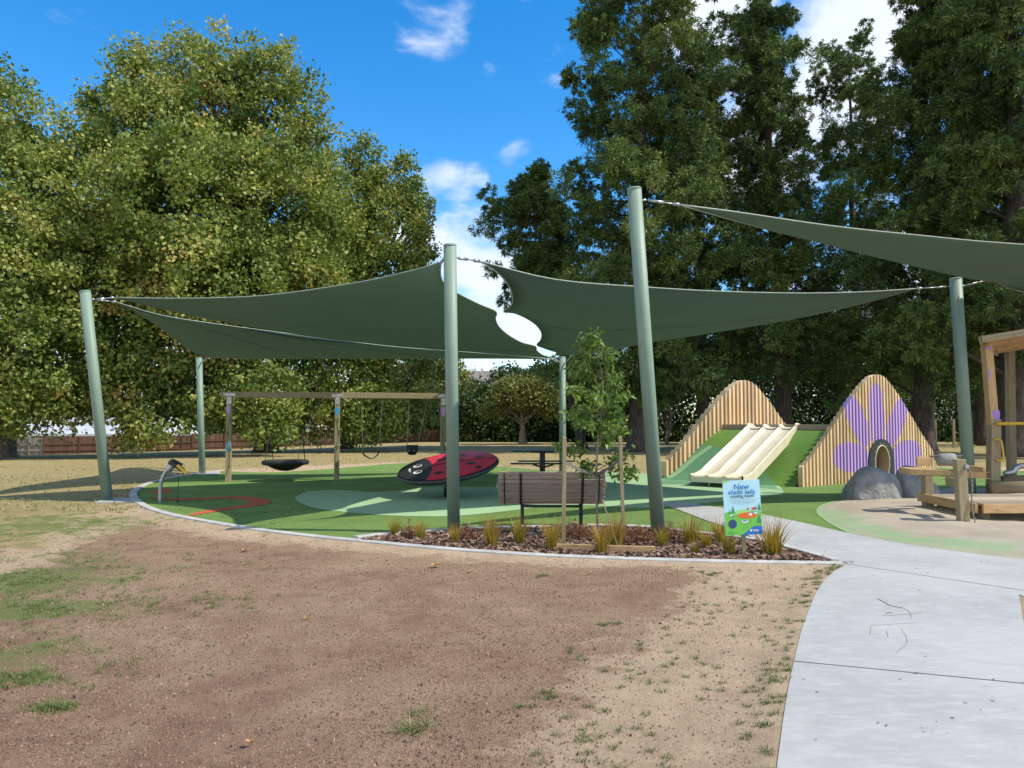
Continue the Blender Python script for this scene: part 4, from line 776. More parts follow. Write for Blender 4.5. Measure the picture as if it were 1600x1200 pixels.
def px2w(px):  # position along the right wall for an image column
    k = (px-800)/F*math.cos(PITCH); return (k*R0.y-R0.x)/(WD.x-k*WD.y)
def flower(N, L, tc, c):
    sep = N.new('ShaderNodeSeparateXYZ'); L.new(tc, sep.inputs[0]); s = math_(N, L, 'ADD', math_(N, L, 'MULTIPLY', sep.outputs[0], WD.x), math_(N, L, 'MULTIPLY', sep.outputs[1], WD.y)); z = sep.outputs[2]; tot = None
    def wz(cx, cy): px = 1200+cx/4; py = 560+cy/4; u = px2w(px); d = R0.y+WD.y*u; return u, At(px, py, d).z
    for (ax, ay, bx, by, w) in [(650, 150, 660, 560, .42), (465, 235, 600, 540, .40), (840, 250, 715, 540, .40), (372, 610, 600, 625, .42), (930, 590, 740, 620, .46), (515, 790, 600, 690, .30), (800, 760, 740, 680, .25)]:
        u0, z0 = wz(ax, ay); u1, z1 = wz(bx, by); w *= .96; cu, cz = (u0+u1)/2, (z0+z1)/2; ln = math.hypot(u1-u0, z1-z0)/2; ca, sa = (u1-u0)/(2*ln), (z1-z0)/(2*ln)
        du = math_(N, L, 'SUBTRACT', s, cu); dz = math_(N, L, 'SUBTRACT', z, cz); al = math_(N, L, 'ADD', math_(N, L, 'MULTIPLY', du, ca/ln), math_(N, L, 'MULTIPLY', dz, sa/ln)); ac = math_(N, L, 'ADD', math_(N, L, 'MULTIPLY', du, -sa/w), math_(N, L, 'MULTIPLY', dz, ca/w))
        rr = math_(N, L, 'ADD', math_(N, L, 'POWER', math_(N, L, 'ABSOLUTE', al), 2.6), math_(N, L, 'MULTIPLY', ac, ac)); f = rng(N, L, rr, .93, 1.0, 1, 0); tot = f if tot is None else math_(N, L, 'MAXIMUM', tot, f)
    # green leaf shapes between the petals
    n = noise(N, L, tc, 1.8, 2, .5, None, .6); c = mixc(N, L, rng(N, L, n, .60, .63, 0, .55), c, (.36, .33, .10))
    v = rng(N, L, attr(N, 'tint'), 0, 1, .8, 1.1, False); pc = mixc(N, L, 1., (.44, .29, .64), v, 'MULTIPLY'); return mixc(N, L, math_(N, L, 'MULTIPLY', tot, .93), c, pc)
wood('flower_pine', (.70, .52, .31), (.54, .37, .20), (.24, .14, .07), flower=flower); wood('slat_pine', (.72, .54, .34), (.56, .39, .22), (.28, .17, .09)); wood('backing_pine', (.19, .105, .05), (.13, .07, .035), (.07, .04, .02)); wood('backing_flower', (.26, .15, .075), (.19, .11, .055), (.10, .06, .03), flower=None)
def slat_wall(name, label, org, side, mat, bmat, hole=None, length=6.7, pitch=.158, w=.074, dpt=.13, drop=.06):
    t = thing(name, label, 'play wall', org); m = MB(); bk = MB(); n = int(length/pitch); nn = -NV*side
    for i in range(n+1):
        s = i*pitch; T_ = s/length; h = ridge(min(T_, 1)); h2 = ridge(min(1, max(0, T_+.012))); h1 = ridge(max(0, T_-.012)); p = org+WD*s; lo = -.05
        if hole and abs(s-hole[0]) < hole[1]: lo = hole[2]
        m.tint = random.uniform(.2, .95); a = p-WD*w/2; b = p+WD*w/2; vs = [a, b, b+nn*dpt, a+nn*dpt]
        m.add([Vector((v.x, v.y, lo)) for v in vs]+[Vector((vs[0].x, vs[0].y, h1)), Vector((vs[1].x, vs[1].y, h2)), Vector((vs[2].x, vs[2].y, h2)), Vector((vs[3].x, vs[3].y, h1))], [(0, 3, 2, 1), (4, 5, 6, 7), (0, 1, 5, 4), (1, 2, 6, 5), (2, 3, 7, 6), (3, 0, 4, 7)])
        if i < n:
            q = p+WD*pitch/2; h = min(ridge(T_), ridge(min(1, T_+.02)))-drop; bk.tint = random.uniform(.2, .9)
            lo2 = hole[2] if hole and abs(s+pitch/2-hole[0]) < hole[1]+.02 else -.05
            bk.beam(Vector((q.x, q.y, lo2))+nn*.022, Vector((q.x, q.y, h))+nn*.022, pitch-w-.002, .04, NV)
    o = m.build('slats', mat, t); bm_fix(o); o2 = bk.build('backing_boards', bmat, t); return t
org = R0.copy(); hu = px2w(1368)
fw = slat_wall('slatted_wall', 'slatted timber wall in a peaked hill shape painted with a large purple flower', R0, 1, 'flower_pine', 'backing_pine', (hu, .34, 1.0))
# slats stick out towards the camera: move the front face by the slat depth
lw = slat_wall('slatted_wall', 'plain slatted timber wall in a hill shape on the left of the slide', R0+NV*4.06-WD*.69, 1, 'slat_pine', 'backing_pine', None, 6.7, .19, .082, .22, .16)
# object coordinates of the flower wall start at its base corner
def fix_flower():
    for o in fw.children:
        for nd in o.data.materials[0].node_tree.nodes:
            pass
fix_flower()
def tunnel():
    c = R0+WD*hu; fr = -NV; t = thing('tunnel_entry', 'dark rounded panel with an oval tunnel opening in the flower wall behind the boulder', 'tunnel', c); w, h = .66, 1.17
    out = [(-w, .0)]+[(w*1.0*math.cos(a), .55+(h-.55)*math.sin(a)) for a in np.linspace(math.pi, 0, 24)]+[(w, .0)]; n = 48; T = lambda x, z, d: c+WD*x+fr*(d+.132)+Vector((0, 0, z))
    inner = [(.36*math.cos(a), .52+.46*math.sin(a)) for a in [2*math.pi*k/n for k in range(n)]]; per = [((w if abs(math.cos(a))*1e0 > 0 else w), a) for a in [0]]
    outer = []
    for k in range(n):
        a = 2*math.pi*k/n; dx, dz = math.cos(a), math.sin(a); lo, hi = 0, 3
        for _ in range(30):
            md = (lo+hi)/2; x, z = dx*md, .52+dz*md; ins = abs(x) <= w and z >= 0 and (z <= .55 or (x/w)**2+((z-.55)/(h-.55))**2 <= 1)
            lo, hi = (md, hi) if ins else (lo, md)
        outer.append((dx*lo, .52+dz*lo))
    f, b = .035, .0; vs = [T(x, z, f) for x, z in inner]+[T(x, z, f) for x, z in outer]+[T(x, z, b) for x, z in outer]; fs = []
    for k in range(n): j = (k+1) % n; fs += [(k, j, n+j, n+k), (n+k, n+j, 2*n+j, 2*n+k)]
    m = MB(); m.add(vs, fs); m.build('panel', 'charcoal_panel', t); m = MB(); m.grid([[T(x, z, d) for x, z in inner+[inner[0]]] for d in (.05, 0, -.5, -1.2, -2.2)]); m.build('tube', 'tunnel_plastic', t, smooth=True)
    m = MB(); m.grid([[T(x*s, .52+(z-.52)*s, d) for x, z in inner+[inner[0]]] for s, d in ((1.0, .036), (1.0, .052), (1.05, .052), (1.06, .036))]); m.build('lip', 'cream_plastic', t)
    for k in range(16): a = 2*math.pi*(k+.5)/16; m = MB(); p = (.44*math.cos(a), .52+.54*math.sin(a)); m.tube([T(p[0], p[1], .03), T(p[0], p[1], .045)], .017, 8); m.build('bolt', 'galvanised', t)
tunnel()
def slide():
    top = Vector((7.56, 21.86, 0)); dn = Vector((-.66, -.75, 0)).normalized(); ac = Vector((.75, -.66, 0)).normalized(); t = thing('triple_slide', 'wide cream plastic slide with three lanes running down the green mound', 'slide', top+dn*3.5)
    prof = spline([Vector((-.15, 1.50, 0)), Vector((.05, 1.50, 0)), Vector((.22, 1.46, 0)), Vector((.42, 1.34, 0)), Vector((2.85, .38, 0)), Vector((3.1, .30, 0)), Vector((3.4, .27, 0)), Vector((3.68, .27, 0))], 6); W = .70; nw = 49; P = []
    def lane(w): x = abs(math.cos(math.pi*3*(w+W)/(2*W))); return (.12 if abs(w) > .5 else .085)*x**11+.01*x
    ws = np.linspace(-W, W, nw); Pb = []
    for p in prof:
        s, z = p.x, p.y; k = (1.0 if s > .1 else .75+.25*max(0, (s+.15)/.25))*(1-.6*max(0, min(1, (s-2.9)/.6))); P.append([top+dn*s+ac*w+Vector((0, 0, z+lane(w)*k)) for w in ws]); Pb.append([top+dn*s+ac*w+Vector((0, 0, max(.09, z-.16))) for w in ws])
    m = MB(); m.grid(P); m.grid([r[::-1] for r in Pb]); n = len(P)
    for j in (0, -1): m.grid([[P[i][j] for i in range(n)], [P[i][j]+(ac*(-.03 if j == 0 else .03))-Vector((0, 0, .02)) for i in range(n)], [Pb[i][j]+(ac*(-.03 if j == 0 else .03)) for i in range(n)], [Pb[i][j] for i in range(n)]])
    m.grid([P[-1], [v+dn*.03-Vector((0, 0, .02)) for v in P[-1]], [v+dn*.03 for v in Pb[-1]], Pb[-1]]); m.grid([P[0], Pb[0]]); o = m.build('chute', 'cream_plastic', t, smooth=True); bm_fix(o)
    e = o.modifiers.new('edge', 'EDGE_SPLIT'); e.split_angle = R(55)
    for w in (-.3, .25): m = MB(); p = top+dn*3.45+ac*w; m.tube([p-Vector((0, 0, .05)), p+Vector((0, 0, .2))], .025, 10); m.build('foot', 'galvanised', t)
slide()

# ---------------------------------------------------------------- boulders
def boulder(label, c, rx, ry, h, seed, rz):
    import bmesh
    bm = bmesh.new(); bmesh.ops.create_icosphere(bm, subdivisions=5, radius=1); g = np.random.default_rng(seed); ph = g.random((8, 3))*6; fr = g.normal(size=(8, 3))*1.5
    planes = [(Vector(u).normalized(), g.uniform(.72, .9)) for u in g.normal(size=(9, 3))]
    for v in bm.verts:
        p = v.co.copy(); 
        for nrm, d in planes:
            e = p.dot(nrm)-d
            if e > 0: p -= nrm*e*.75
        k = 1+.045*sum(math.sin(fr[i][0]*p.x*1.6+fr[i][1]*p.y*1.6+fr[i][2]*p.z*1.6+ph[i][0]) for i in range(8))/2; v.co = Vector((p.x*rx*k*1.12, p.y*ry*k*1.12, p.z*h*k*1.12))
    me = bpy.data.meshes.new('boulder'); bm.to_mesh(me); bm.free(); o = fin(me, 'boulder', 'rock', None, (c.x, c.y, h*.12), None, True); o.rotation_euler.z = rz; return tag(o, label, 'boulder', group='grey boulders at the sand edge')
p = G(1377, 783); boulder('large smooth grey boulder in front of the tunnel opening', p+Vector((0, .35, 0)), .62, .48, .56, 3, .2)
p = G(1444, 781); boulder('smaller grey boulder partly behind the timber sand table', p+Vector((.05, .5, 0)), .47, .42, .55, 5, 1.1)

# ---------------------------------------------------------------- sand table, low deck, tower
def sand_table():
    t = thing('sand_table', 'timber sand play table with a metal roller, at the sand pit edge', 'play table', (7.4, 12.8, 0)); V = Vector
    A_ = G(1506, 822); B_ = G(1450, 800); m = MB(); m.tint = .6; m.beam(A_-V((0, 0, .1)), A_+V((-.03, .02, 1.04)), .15, .13, (0, 1, 0)); m.build('post', 'treated_pine', t, bevel=.008); m = MB(); m.tint = .45; m.beam(B_-V((0, 0, .1)), B_+V((0, 0, .72)), .15, .15, (0, 1, 0)); m.build('post', 'treated_pine', t, bevel=.008)
    l = At(1414, 725, 13.1); r1 = At(1492, 728, 12.3); z = .83
    m = MB(); m.tint = .7; m.prism([V((l.x, l.y-.15, 0)), V((l.x+.75, 12.05, 0)), V((r1.x+.06, 12.35, 0)), V((r1.x+.12, 13.3, 0)), V((l.x+.1, 13.5, 0))], z-.10, z); m.build('tabletop', 'pine_x', t, bevel=.008)
    m = MB(); m.tint = .4; m.beam(V((l.x+.35, 12.45, .66)), V((A_.x+.05, A_.y+.09, .66)), .07, .14); m.build('rail', 'treated_pine_x', t, bevel=.006)
    m = MB(); m.tint = .5; m.beam(V((7.20, 13.5, .93)), V((7.48, 13.55, .93)), .05, .15); m.build('back_board', 'pine_x', t, bevel=.006); m = MB(); m.tint = .5; m.beam(V((7.56, 12.15, .84)), V((7.62, 12.6, .84)), .05, .13); m.build('side_board', 'pine_y', t, bevel=.006)
    c = V((7.62, 13.3, .97)); m = MB(); m.tube([c+V((-.16, 0, 0)), c+V((-.13, 0, 0)), c+V((.13, 0, 0)), c+V((.16, 0, 0))], [.05, .11, .11, .05], 16); m.build('roller', 'rock', t, smooth=True); m = MB(); m.tube([c+V((-.28, 0, .06)), c+V((.28, 0, .06))], .018, 8); m.build('axle', 'strap', t)
    m = MB(); q = A_+V((.03, -.075, .93)); m.tube([q+V((0, .02, 0)), q-V((0, .02, 0))], .035, 10); m.build('bolt', 'galvanised', t)
    m = MB(); s = A_+V((.10, -.02, .88)); n = 26; m.tube([s+V((.02*math.sin(i*.3)+.012*(i % 2), -.004*i, -.036*i)) for i in range(n)], [.014 if i % 2 else .008 for i in range(n)], 6); e = s+V((.02, -.1, -.93+.03)); m.tube(spline([e, e+V((.06, -.06, 0)), e+V((.28, -.12, 0)), e+V((.5, .02, 0))], 6), .012, 6); m.build('chain', 'chain', t)
    m = MB(); m.beam(e+V((.46, -.03, .03)), e+V((.66, -.12, .03)), .12, .05); m.build('scoop', 'rubber', t, bevel=.01)
sand_table()
def low_deck():
    t = thing('low_deck', 'low timber platform reaching out of the frame beside the sand table', 'deck', (8.4, 12.8, 0)); V = Vector; m = MB()
    for i in range(11): m.tint = random.random(); y = 12.35+i*.145; m.beam(V((7.55-.0*i, y, .30)), V((11.5, y+.1, .30)), .135, .035)
    m.build('boards', 'deck_board', t, bevel=.004); m = MB(); m.tint = .7; m.beam(V((7.58, 12.25, .235)), V((11.5, 12.34, .235)), .05, .15); m.build('edge_board', 'pine_x', t, bevel=.005); m = MB(); m.tint = .4; m.beam(V((7.50, 12.28, .235)), V((7.46, 13.95, .26)), .05, .15); m.build('edge_board', 'pine_y', t, bevel=.005)
    for x, y in ((7.75, 12.5), (7.75, 13.7), (10.5, 12.6)): m = MB(); m.beam(V((x, y, -.1)), V((x, y, .28)), .12, .12, (0, 1, 0)); m.build('post', 'treated_pine', t)
low_deck()
def tower():
    V = Vector; b = G(1551, 777); t = thing('play_tower', 'tall timber play tower with a sloping roof and yellow rails at the right edge', 'play tower', b); d = b.y; top = At(1541, 536, d); w = .21
    posts = [(b, top), (b+V((2.1, -.3, 0)), top+V((2.3, -.4, .25))), (b+V((2.0, 2.4, 0)), top+V((2.1, 2.4, .1))), (b+V((2.6, 1.9, 0)), top+V((2.8, 1.9, .3)))]
    mid = At(1553, 655, d)
    for i, (a, c) in enumerate(posts):
        m = MB(); m.tint = .6-.1*i; 
        if i == 0: m.beam(a-V((0, 0, .1)), mid, w, .2, (0, 1, 0)); 
        else: m.beam(a-V((0, 0, .1)), c, w*.8, w*.8, (0, 1, 0))
        po = m.build('post', 'treated_pine', t, bevel=.01)
        if i == 0:
            m = MB(); m.tint = .75; m.beam(mid-V((0.02, 0, .25)), top, .17, .19, (0, 1, 0)); po = m.build('post', 'pine', t, bevel=.01)
            dr = (top-mid).normalized(); ax = V((1, 0, 0)); fr = V((0, -1, 0))
            def pt(x, z, l=.098): q = mid.lerp(top, z); return q+ax*x+fr*l
            def blot(poly, nm, mat='paint_purple'):
                k = MB(); n = len(poly); k.add([pt(x, z) for x, z in poly]+[pt(x, z, .094) for x, z in poly], [tuple(range(n)), tuple(range(2*n-1, n-1, -1))]+[(i_, n+i_, n+(i_+1) % n, (i_+1) % n) for i_ in range(n)]); k.build(nm, mat, po)
            for a_ in np.linspace(0, 2*math.pi, 7)[:-1]: c0, s0 = math.cos(a_), math.sin(a_); blot([(c0*r_*.075-s0*w_*.02, .93+(s0*r_*.07+c0*w_*.02)/2.0*1.0) for r_, w_ in ((.1, 0), (.5, 1), (1, 0), (.5, -1))], 'painted_petal')
            blot([(-.08, .05), (-.02, -.06), (.03, -.07), (.08, .05), (.08, .12), (.02, .09), (-.02, .13), (-.08, .10)], 'painted_petal'); blot([(-.08, .5), (-.04, .55), (-.03, .62), (-.08, .66)], 'painted_petal')
    e0 = At(1531, 528, d-.4); e1 = e0+V((3.8, -.3, .62)); n_ = V((-.162, 0, .987)); rf = MB(); dep = V((2.3, 3.0, 0)); 
    for i in range(18): a = e0+dep*(i/18); rf.tint = random.random(); rf.beam(a+V((0, 0, .0)), a+(e1-e0), .165, .03, n_)
    rf.build('roof', 'deck_board', t); m = MB(); m.tint = .6; m.beam(e0-V((0, .06, .04)), e1-V((0, .06, .04)), .04, .15, n_); m.build('fascia', 'treated_pine_x', t, bevel=.005); m = MB(); m.tint = .5; m.beam(e0-V((0.03, .05, .05)), e0+dep-V((.03, 0, .05)), .04, .15, n_); m.build('fascia', 'treated_pine_x', t, bevel=.005)
    m = MB(); 
    for f in (.1, .35, .65): a = e0+dep*f-V((0, 0, .1)); m.beam(a+V((.1, 0, 0)), a+(e1-e0), .06, .12, n_)
    m.build('rafters', 'pine_x', t)
    y0 = At(1557, 662, d-.15); m = MB(); m.tube([y0, y0+V((2.0, -.25, .02))], .035, 12); m.build('rail', 'yellow_paint', t, smooth=True)
    h0 = At(1553, 687, d-.12); h1 = At(1558, 720, d-.12); m = MB(); m.tube(spline([h0, h0+V((.09, -.05, 0)), h0+V((.13, -.06, -.08)), h1+V((.10, -.06, .04)), h1+V((.04, -.04, -.0)), h1-V((.02, 0, -.02))], 5), .02, 10); m.build('handle', 'yellow_paint', t, smooth=True)
    q = At(1547, 762, d-.25); m = MB(); m.tint = .3; m.tube([q, q+V((2.6, -.1, -.02))], .15, 16); m.build('log', 'treated_pine_x', t, smooth=True); q2 = At(1562, 750, d+.25); m = MB(); m.tint = .25; m.beam(q2, q2+V((2.4, .0, .03)), .28, .18); m.build('step', 'treated_pine_x', t, bevel=.02)
    q3 = At(1568, 740, d-.05); m = MB(); m.tube(spline([q3, q3+V((.2, 0, .04)), q3+V((.35, 0, .16)), q3+V((.8, 0, .18))], 4), [.03]+[.06]*11+[.06], 12); m.build('hand_hold', 'galvanised', t, smooth=True)
tower()

# ---------------------------------------------------------------- sapling, stakes, board
def sapling():
    g = np.random.default_rng(5); b = G(934, 838); Y = b.y; t = thing('sapling', 'young staked tree with glossy green leaves in the garden bed', 'tree', b); m = MB(); P = lambda px, py, dy=0: At(px, py, Y+dy)
    tr = spline([b-Vector((0, 0, .05)), P(932, 760), P(934, 690), P(940, 640), P(941, 590), P(930, 540), P(928, 520)], 6); n = len(tr); m.tube(tr, [.016-.012*i/n for i in range(n)], 8); br = []
    for (i, px, py, dy) in [(16, 905, 640, .1), (18, 965, 645, -.1), (20, 900, 610, -.2), (21, 975, 620, .2), (24, 912, 585, .1), (25, 960, 600, .1), (28, 900, 575, 0), (30, 950, 565, 0), (32, 915, 545, .05), (15, 960, 672, .15), (15, 915, 665, -.2), (10, 873, 698, .1), (8, 978, 712, 0), (7, 985, 735, .1), (19, 935, 620, -.35), (22, 945, 610, .35), (17, 890, 650, .3), (13, 950, 690, .2), (12, 975, 660, -.3), (9, 912, 735, 0)]:
        px = 938+(px-938)*1.12; e = P(px, py, dy*1.6); i = min(i, n-1); pts = limb(m, tr[i], e, .007, .002, g, 5, .08, 5); br.append(pts)
    m.build('trunk', 'pale_bark', t, smooth=True); C, D = [], []
    for pts in br+[tr[26:]]:
        for i in range(100):
            k = g.uniform(.35, 1.0)*(len(pts)-1); a = int(k); q = pts[a].lerp(pts[min(a+1, len(pts)-1)], k-a); C.append(np.array(q)+g.normal(size=3)*.05); D.append(g.normal(size=3)+np.array([0, 0, -.15]))
    C = np.array(C); D = np.array(D); D /= np.linalg.norm(D, axis=1)[:, None]; L_ = g.uniform(.06, .13, len(C)); V, Fc = leaf_mesh(C, D, L_, L_*.45, g, .2); npmesh('crown', V, Fc, 'sapling_leaf', t, tint=np.repeat(g.normal(.5, .22, len(C)), 4))
    for (x0, y0, x1, y1, w, lab) in [(880, 852, 882, 684, .05, 'timber stake left of the sapling, behind the bench end'), (975, 848, 969, 683, .045, 'timber stake right of the sapling'), (971, 858, 941, 780, .014, 'thin leaning cane between the sapling and the right stake')]:
        a = G(x0, y0); e = At(x1, y1, a.y-.02 if w > .03 else a.y+.15); s = thing('stake' if w > .03 else 'garden_cane', lab, 'stake' if w > .03 else 'cane', a); m = MB(); m.tint = .6; m.beam(a-Vector((0, 0, .1)), e, w, w, (0, 1, 0)); m.build('shaft', 'treated_pine', s, bevel=.003 if w > .03 else 0)
        if w > .03: m = MB(); m.tint = .8; m.box(e+Vector((0, 0, .008)), (w*.8, w*.8, .014)); m.build('cut_top', 'pine', s)
    a = At(882, 722, G(880, 852).y-.03); bq = P(932, 742, -.01); c = At(971, 716, G(975, 848).y-.03); s = thing('tree_tie', 'grey webbing tie looped between the stakes and the sapling trunk', 'tree tie', (bq.x, bq.y, 0))
    for p, q in ((a, bq), (bq, c)):
        d = (q-p).normalized(); pts = spline([p, p.lerp(q, .5)-Vector((0, 0, .02)), q], 6); m = MB(); m.grid([[x+Vector((0, 0, .022)), x-Vector((0, 0, .022))] for x in pts]); o = m.build('band', 'strap', s); x = o.modifiers.new('t', 'SOLIDIFY'); x.thickness = .003
sapling()
def board(name, lab, a, b, w, h):
    s = thing(name, lab, 'timber edging', a); m = MB(); m.tint = .8; m.beam(a, b, w, h); m.build('board', 'pine_x', s, bevel=.004)
board('timber_edging', 'short pale timber board lying along the front of the garden bed under the sapling', G(870, 862)+Vector((0, 0, .05)), G(1024, 867)+Vector((0, 0, .05)), .03, .10)

# ---------------------------------------------------------------- sign
def sign():
    b = G(1163, 870); Y = b.y; t = thing('notice_sign', 'small blue and green notice board about new shade sails, on a timber stake', 'sign', b); m = MB(); m.tint = .4; m.beam(b-Vector((0, 0, .1)), At(1159, 770, Y), .05, .03, (0, 1, 0)); m.build('stake', 'treated_pine', t, bevel=.003)
    c = At(1160, 793, Y-.03); W, H = .445, .655; a = R(2.8); X = Vector((math.cos(a), .0, math.sin(a))); Z = Vector((-math.sin(a), 0, math.cos(a))); N_ = Vector((0, -1, 0)); M_ = Matrix((X, -N_, Z)).transposed()
    m = MB(); m.box(c, (W, .008, H), M_); pn = m.build('panel', 'print_sky', t, bevel=.001); T = lambda x, z, l=0: c+X*((x-.5)*W)+Z*((.5-z)*H)+N_*(.0045+l*.0006)
    def flat(poly, mat, nm, l=1): k = MB(); k.add([T(x, z, l) for x, z in poly], [tuple(range(len(poly)))]); return k.build(nm, mat, pn)
    el = lambda cx, cz, rx, rz, n=24, a0=0, a1=2*math.pi: [(cx+rx*math.cos(q), cz+rz*math.sin(q)) for q in np.linspace(a0, a1, n)]
    flat([(0.005, .585), (.15, .565), (.3, .575), (.45, .56), (.6, .575), (.8, .57), (.995, .58), (.995, .998), (.005, .998)], 'print_green', 'printed_hill', 1)
    flat([(0, .0), (.2, .0), (0, .06)], 'print_lightgreen', 'printed_corner', 1)
    flat([(.28, .62), (.33, .55), (.45, .54), (.62, .535), (.7, .56), (.62, .6)], 'print_lightgreen', 'printed_hill', 2)
    flat(el(.62, .645, .27, .055), 'print_orange', 'printed_playground', 3)
    for (cx, cz, w, h) in ((.24, .585, .045, .13), (.15, .60, .035, .07), (.95, .56, .05, .14), (.93, .79, .07, .16), (.86, .54, .03, .07)): flat([(cx-w, cz), (cx+w, cz), (cx, cz-h)], 'print_tree', 'printed_tree', 4)
    flat(el(.80, .545, .065, .045, 14, math.pi, 2*math.pi), 'print_redroof', 'printed_shelter', 5); flat(el(.64, .525, .035, .018), 'print_redroof', 'printed_shelter', 5); flat(el(.70, .63, .05, .025), 'print_white', 'printed_seat', 5); flat(el(.84, .61, .06, .014), 'print_white', 'printed_seat', 5); flat(el(.76, .60, .05, .012), 'print_grey', 'printed_seat', 6)
    flat(el(.54, .755, .09, .03), 'print_white', 'printed_rock', 5); flat(el(.54, .745, .06, .018), 'print_grey', 'printed_rock', 6); flat(el(.20, .635, .05, .02), 'print_white', 'printed_rock', 5); flat(el(.225, .645, .025, .014), 'print_dark', 'printed_rock', 6)
    flat(el(.205, .79, .115, .082), 'print_dark', 'printed_badge', 5)
    flat([(.42, .998)]+[(.42+.575*k, .998-.155*math.sin(min(1, k*1.35)*math.pi/2)**1.5+.03*max(0, k-.74)) for k in np.linspace(0, 1, 16)]+[(.995, .998)], 'print_blue', 'printed_footer', 5)
    flat([(.66, .90), (.71, .90), (.71, .94), (.66, .94)], 'print_white', 'printed_logo', 6)
    def text(s, x, z, size, mat, off=0., al='CENTER', l=7):
        cu = bpy.data.curves.new('t', 'FONT'); cu.body = s; cu.size = size; cu.offset = off; cu.align_x = al; cu.space_character = 1.0; ob = bpy.data.objects.new('t', cu); col.objects.link(ob); bpy.context.view_layer.update(); me = bpy.data.meshes.new_from_object(ob.evaluated_get(bpy.context.evaluated_depsgraph_get())); bpy.data.objects.remove(ob)
        org_ = T(x, z, l)-Vector(t.location); 
        for v in me.vertices: p = org_+X*v.co.x+Z*v.co.y; v.co = p
        me.name = 'lettering'; fin(me, 'lettering', mat, pn, None, None)
    text('New', .50, .165, .094, 'print_title', .0016); text('shade sails', .50, .25, .077, 'print_title', .0013); text('coming soon!', .51, .315, .054, 'print_dark', .0008)
    # lines of small print that cannot be read: thin rows of dashes
    g = np.random.default_rng(9)
    for z, x0, x1 in ((.36, .16, .9), (.385, .2, .84), (.41, .2, .88), (.435, .38, .70)):
        x = x0; k = MB()
        while x < x1: w = g.uniform(.02, .07); k.add([T(x, z+.004, 6), T(min(x+w, x1), z+.004, 6), T(min(x+w, x1), z-.003, 6), T(x, z-.003, 6)], [(0, 1, 2, 3)]); x += w+.015
        k.build('small_print', 'print_grey', pn)
    for z, x0, x1, mt in ((.912, .73, .88, 'print_white'), (.932, .73, .9, 'print_white'), (.925, .09, .2, 'print_tree'), (.955, .06, .24, 'print_tree')):
        k = MB(); k.add([T(x0, z+.005, 7), T(x1, z+.005, 7), T(x1, z-.005, 7), T(x0, z-.005, 7)], [(0, 1, 2, 3)]); k.build('small_print', mt, pn)
    m = MB(); q = T(.48, .03, 2); m.tube([q+N_*-.002, q+N_*.004], .006, 8); m.build('screw', 'galvanised', pn)
sign()

# ---------------------------------------------------------------- bed planting
def blades(points, n, h, w, spread, lean, g, segs=3, tintm=.4, tintv=.2, tiptint=.3):
    V, T_, Fc = [], [], []; o = 0
    for p in points:
        for i in range(n):
            a = g.uniform(0, 2*math.pi); r = spread*g.random(); b = np.array(p)+np.array([math.cos(a)*r, math.sin(a)*r, 0]); a2 = a+g.normal(0, .5); ln = h*g.uniform(.55, 1.15); le = lean*g.uniform(.2, 1.2); sd = np.array([-math.sin(a2), math.cos(a2), 0]); q = g.normal(0, .6); sd = sd*math.cos(q)+np.array([math.cos(a2), math.sin(a2), 0])*math.sin(q); tt = g.normal(tintm, tintv)
            for k in range(segs+1):
                f = k/segs; c = b+np.array([math.cos(a2), math.sin(a2), 0])*ln*le*f**1.7+np.array([0, 0, ln*f*(1-.25*le*f)]); ww = w*(1-f)**.7/2+.0003; V += [c-sd*ww, c+sd*ww]; T_ += [tt+tiptint*f**2]*2
            for k in range(segs): Fc.append((o+2*k, o+2*k+1, o+2*k+3, o+2*k+2))
            o += 2*(segs+1)
    return np.array(V), np.array(Fc), np.array(T_)
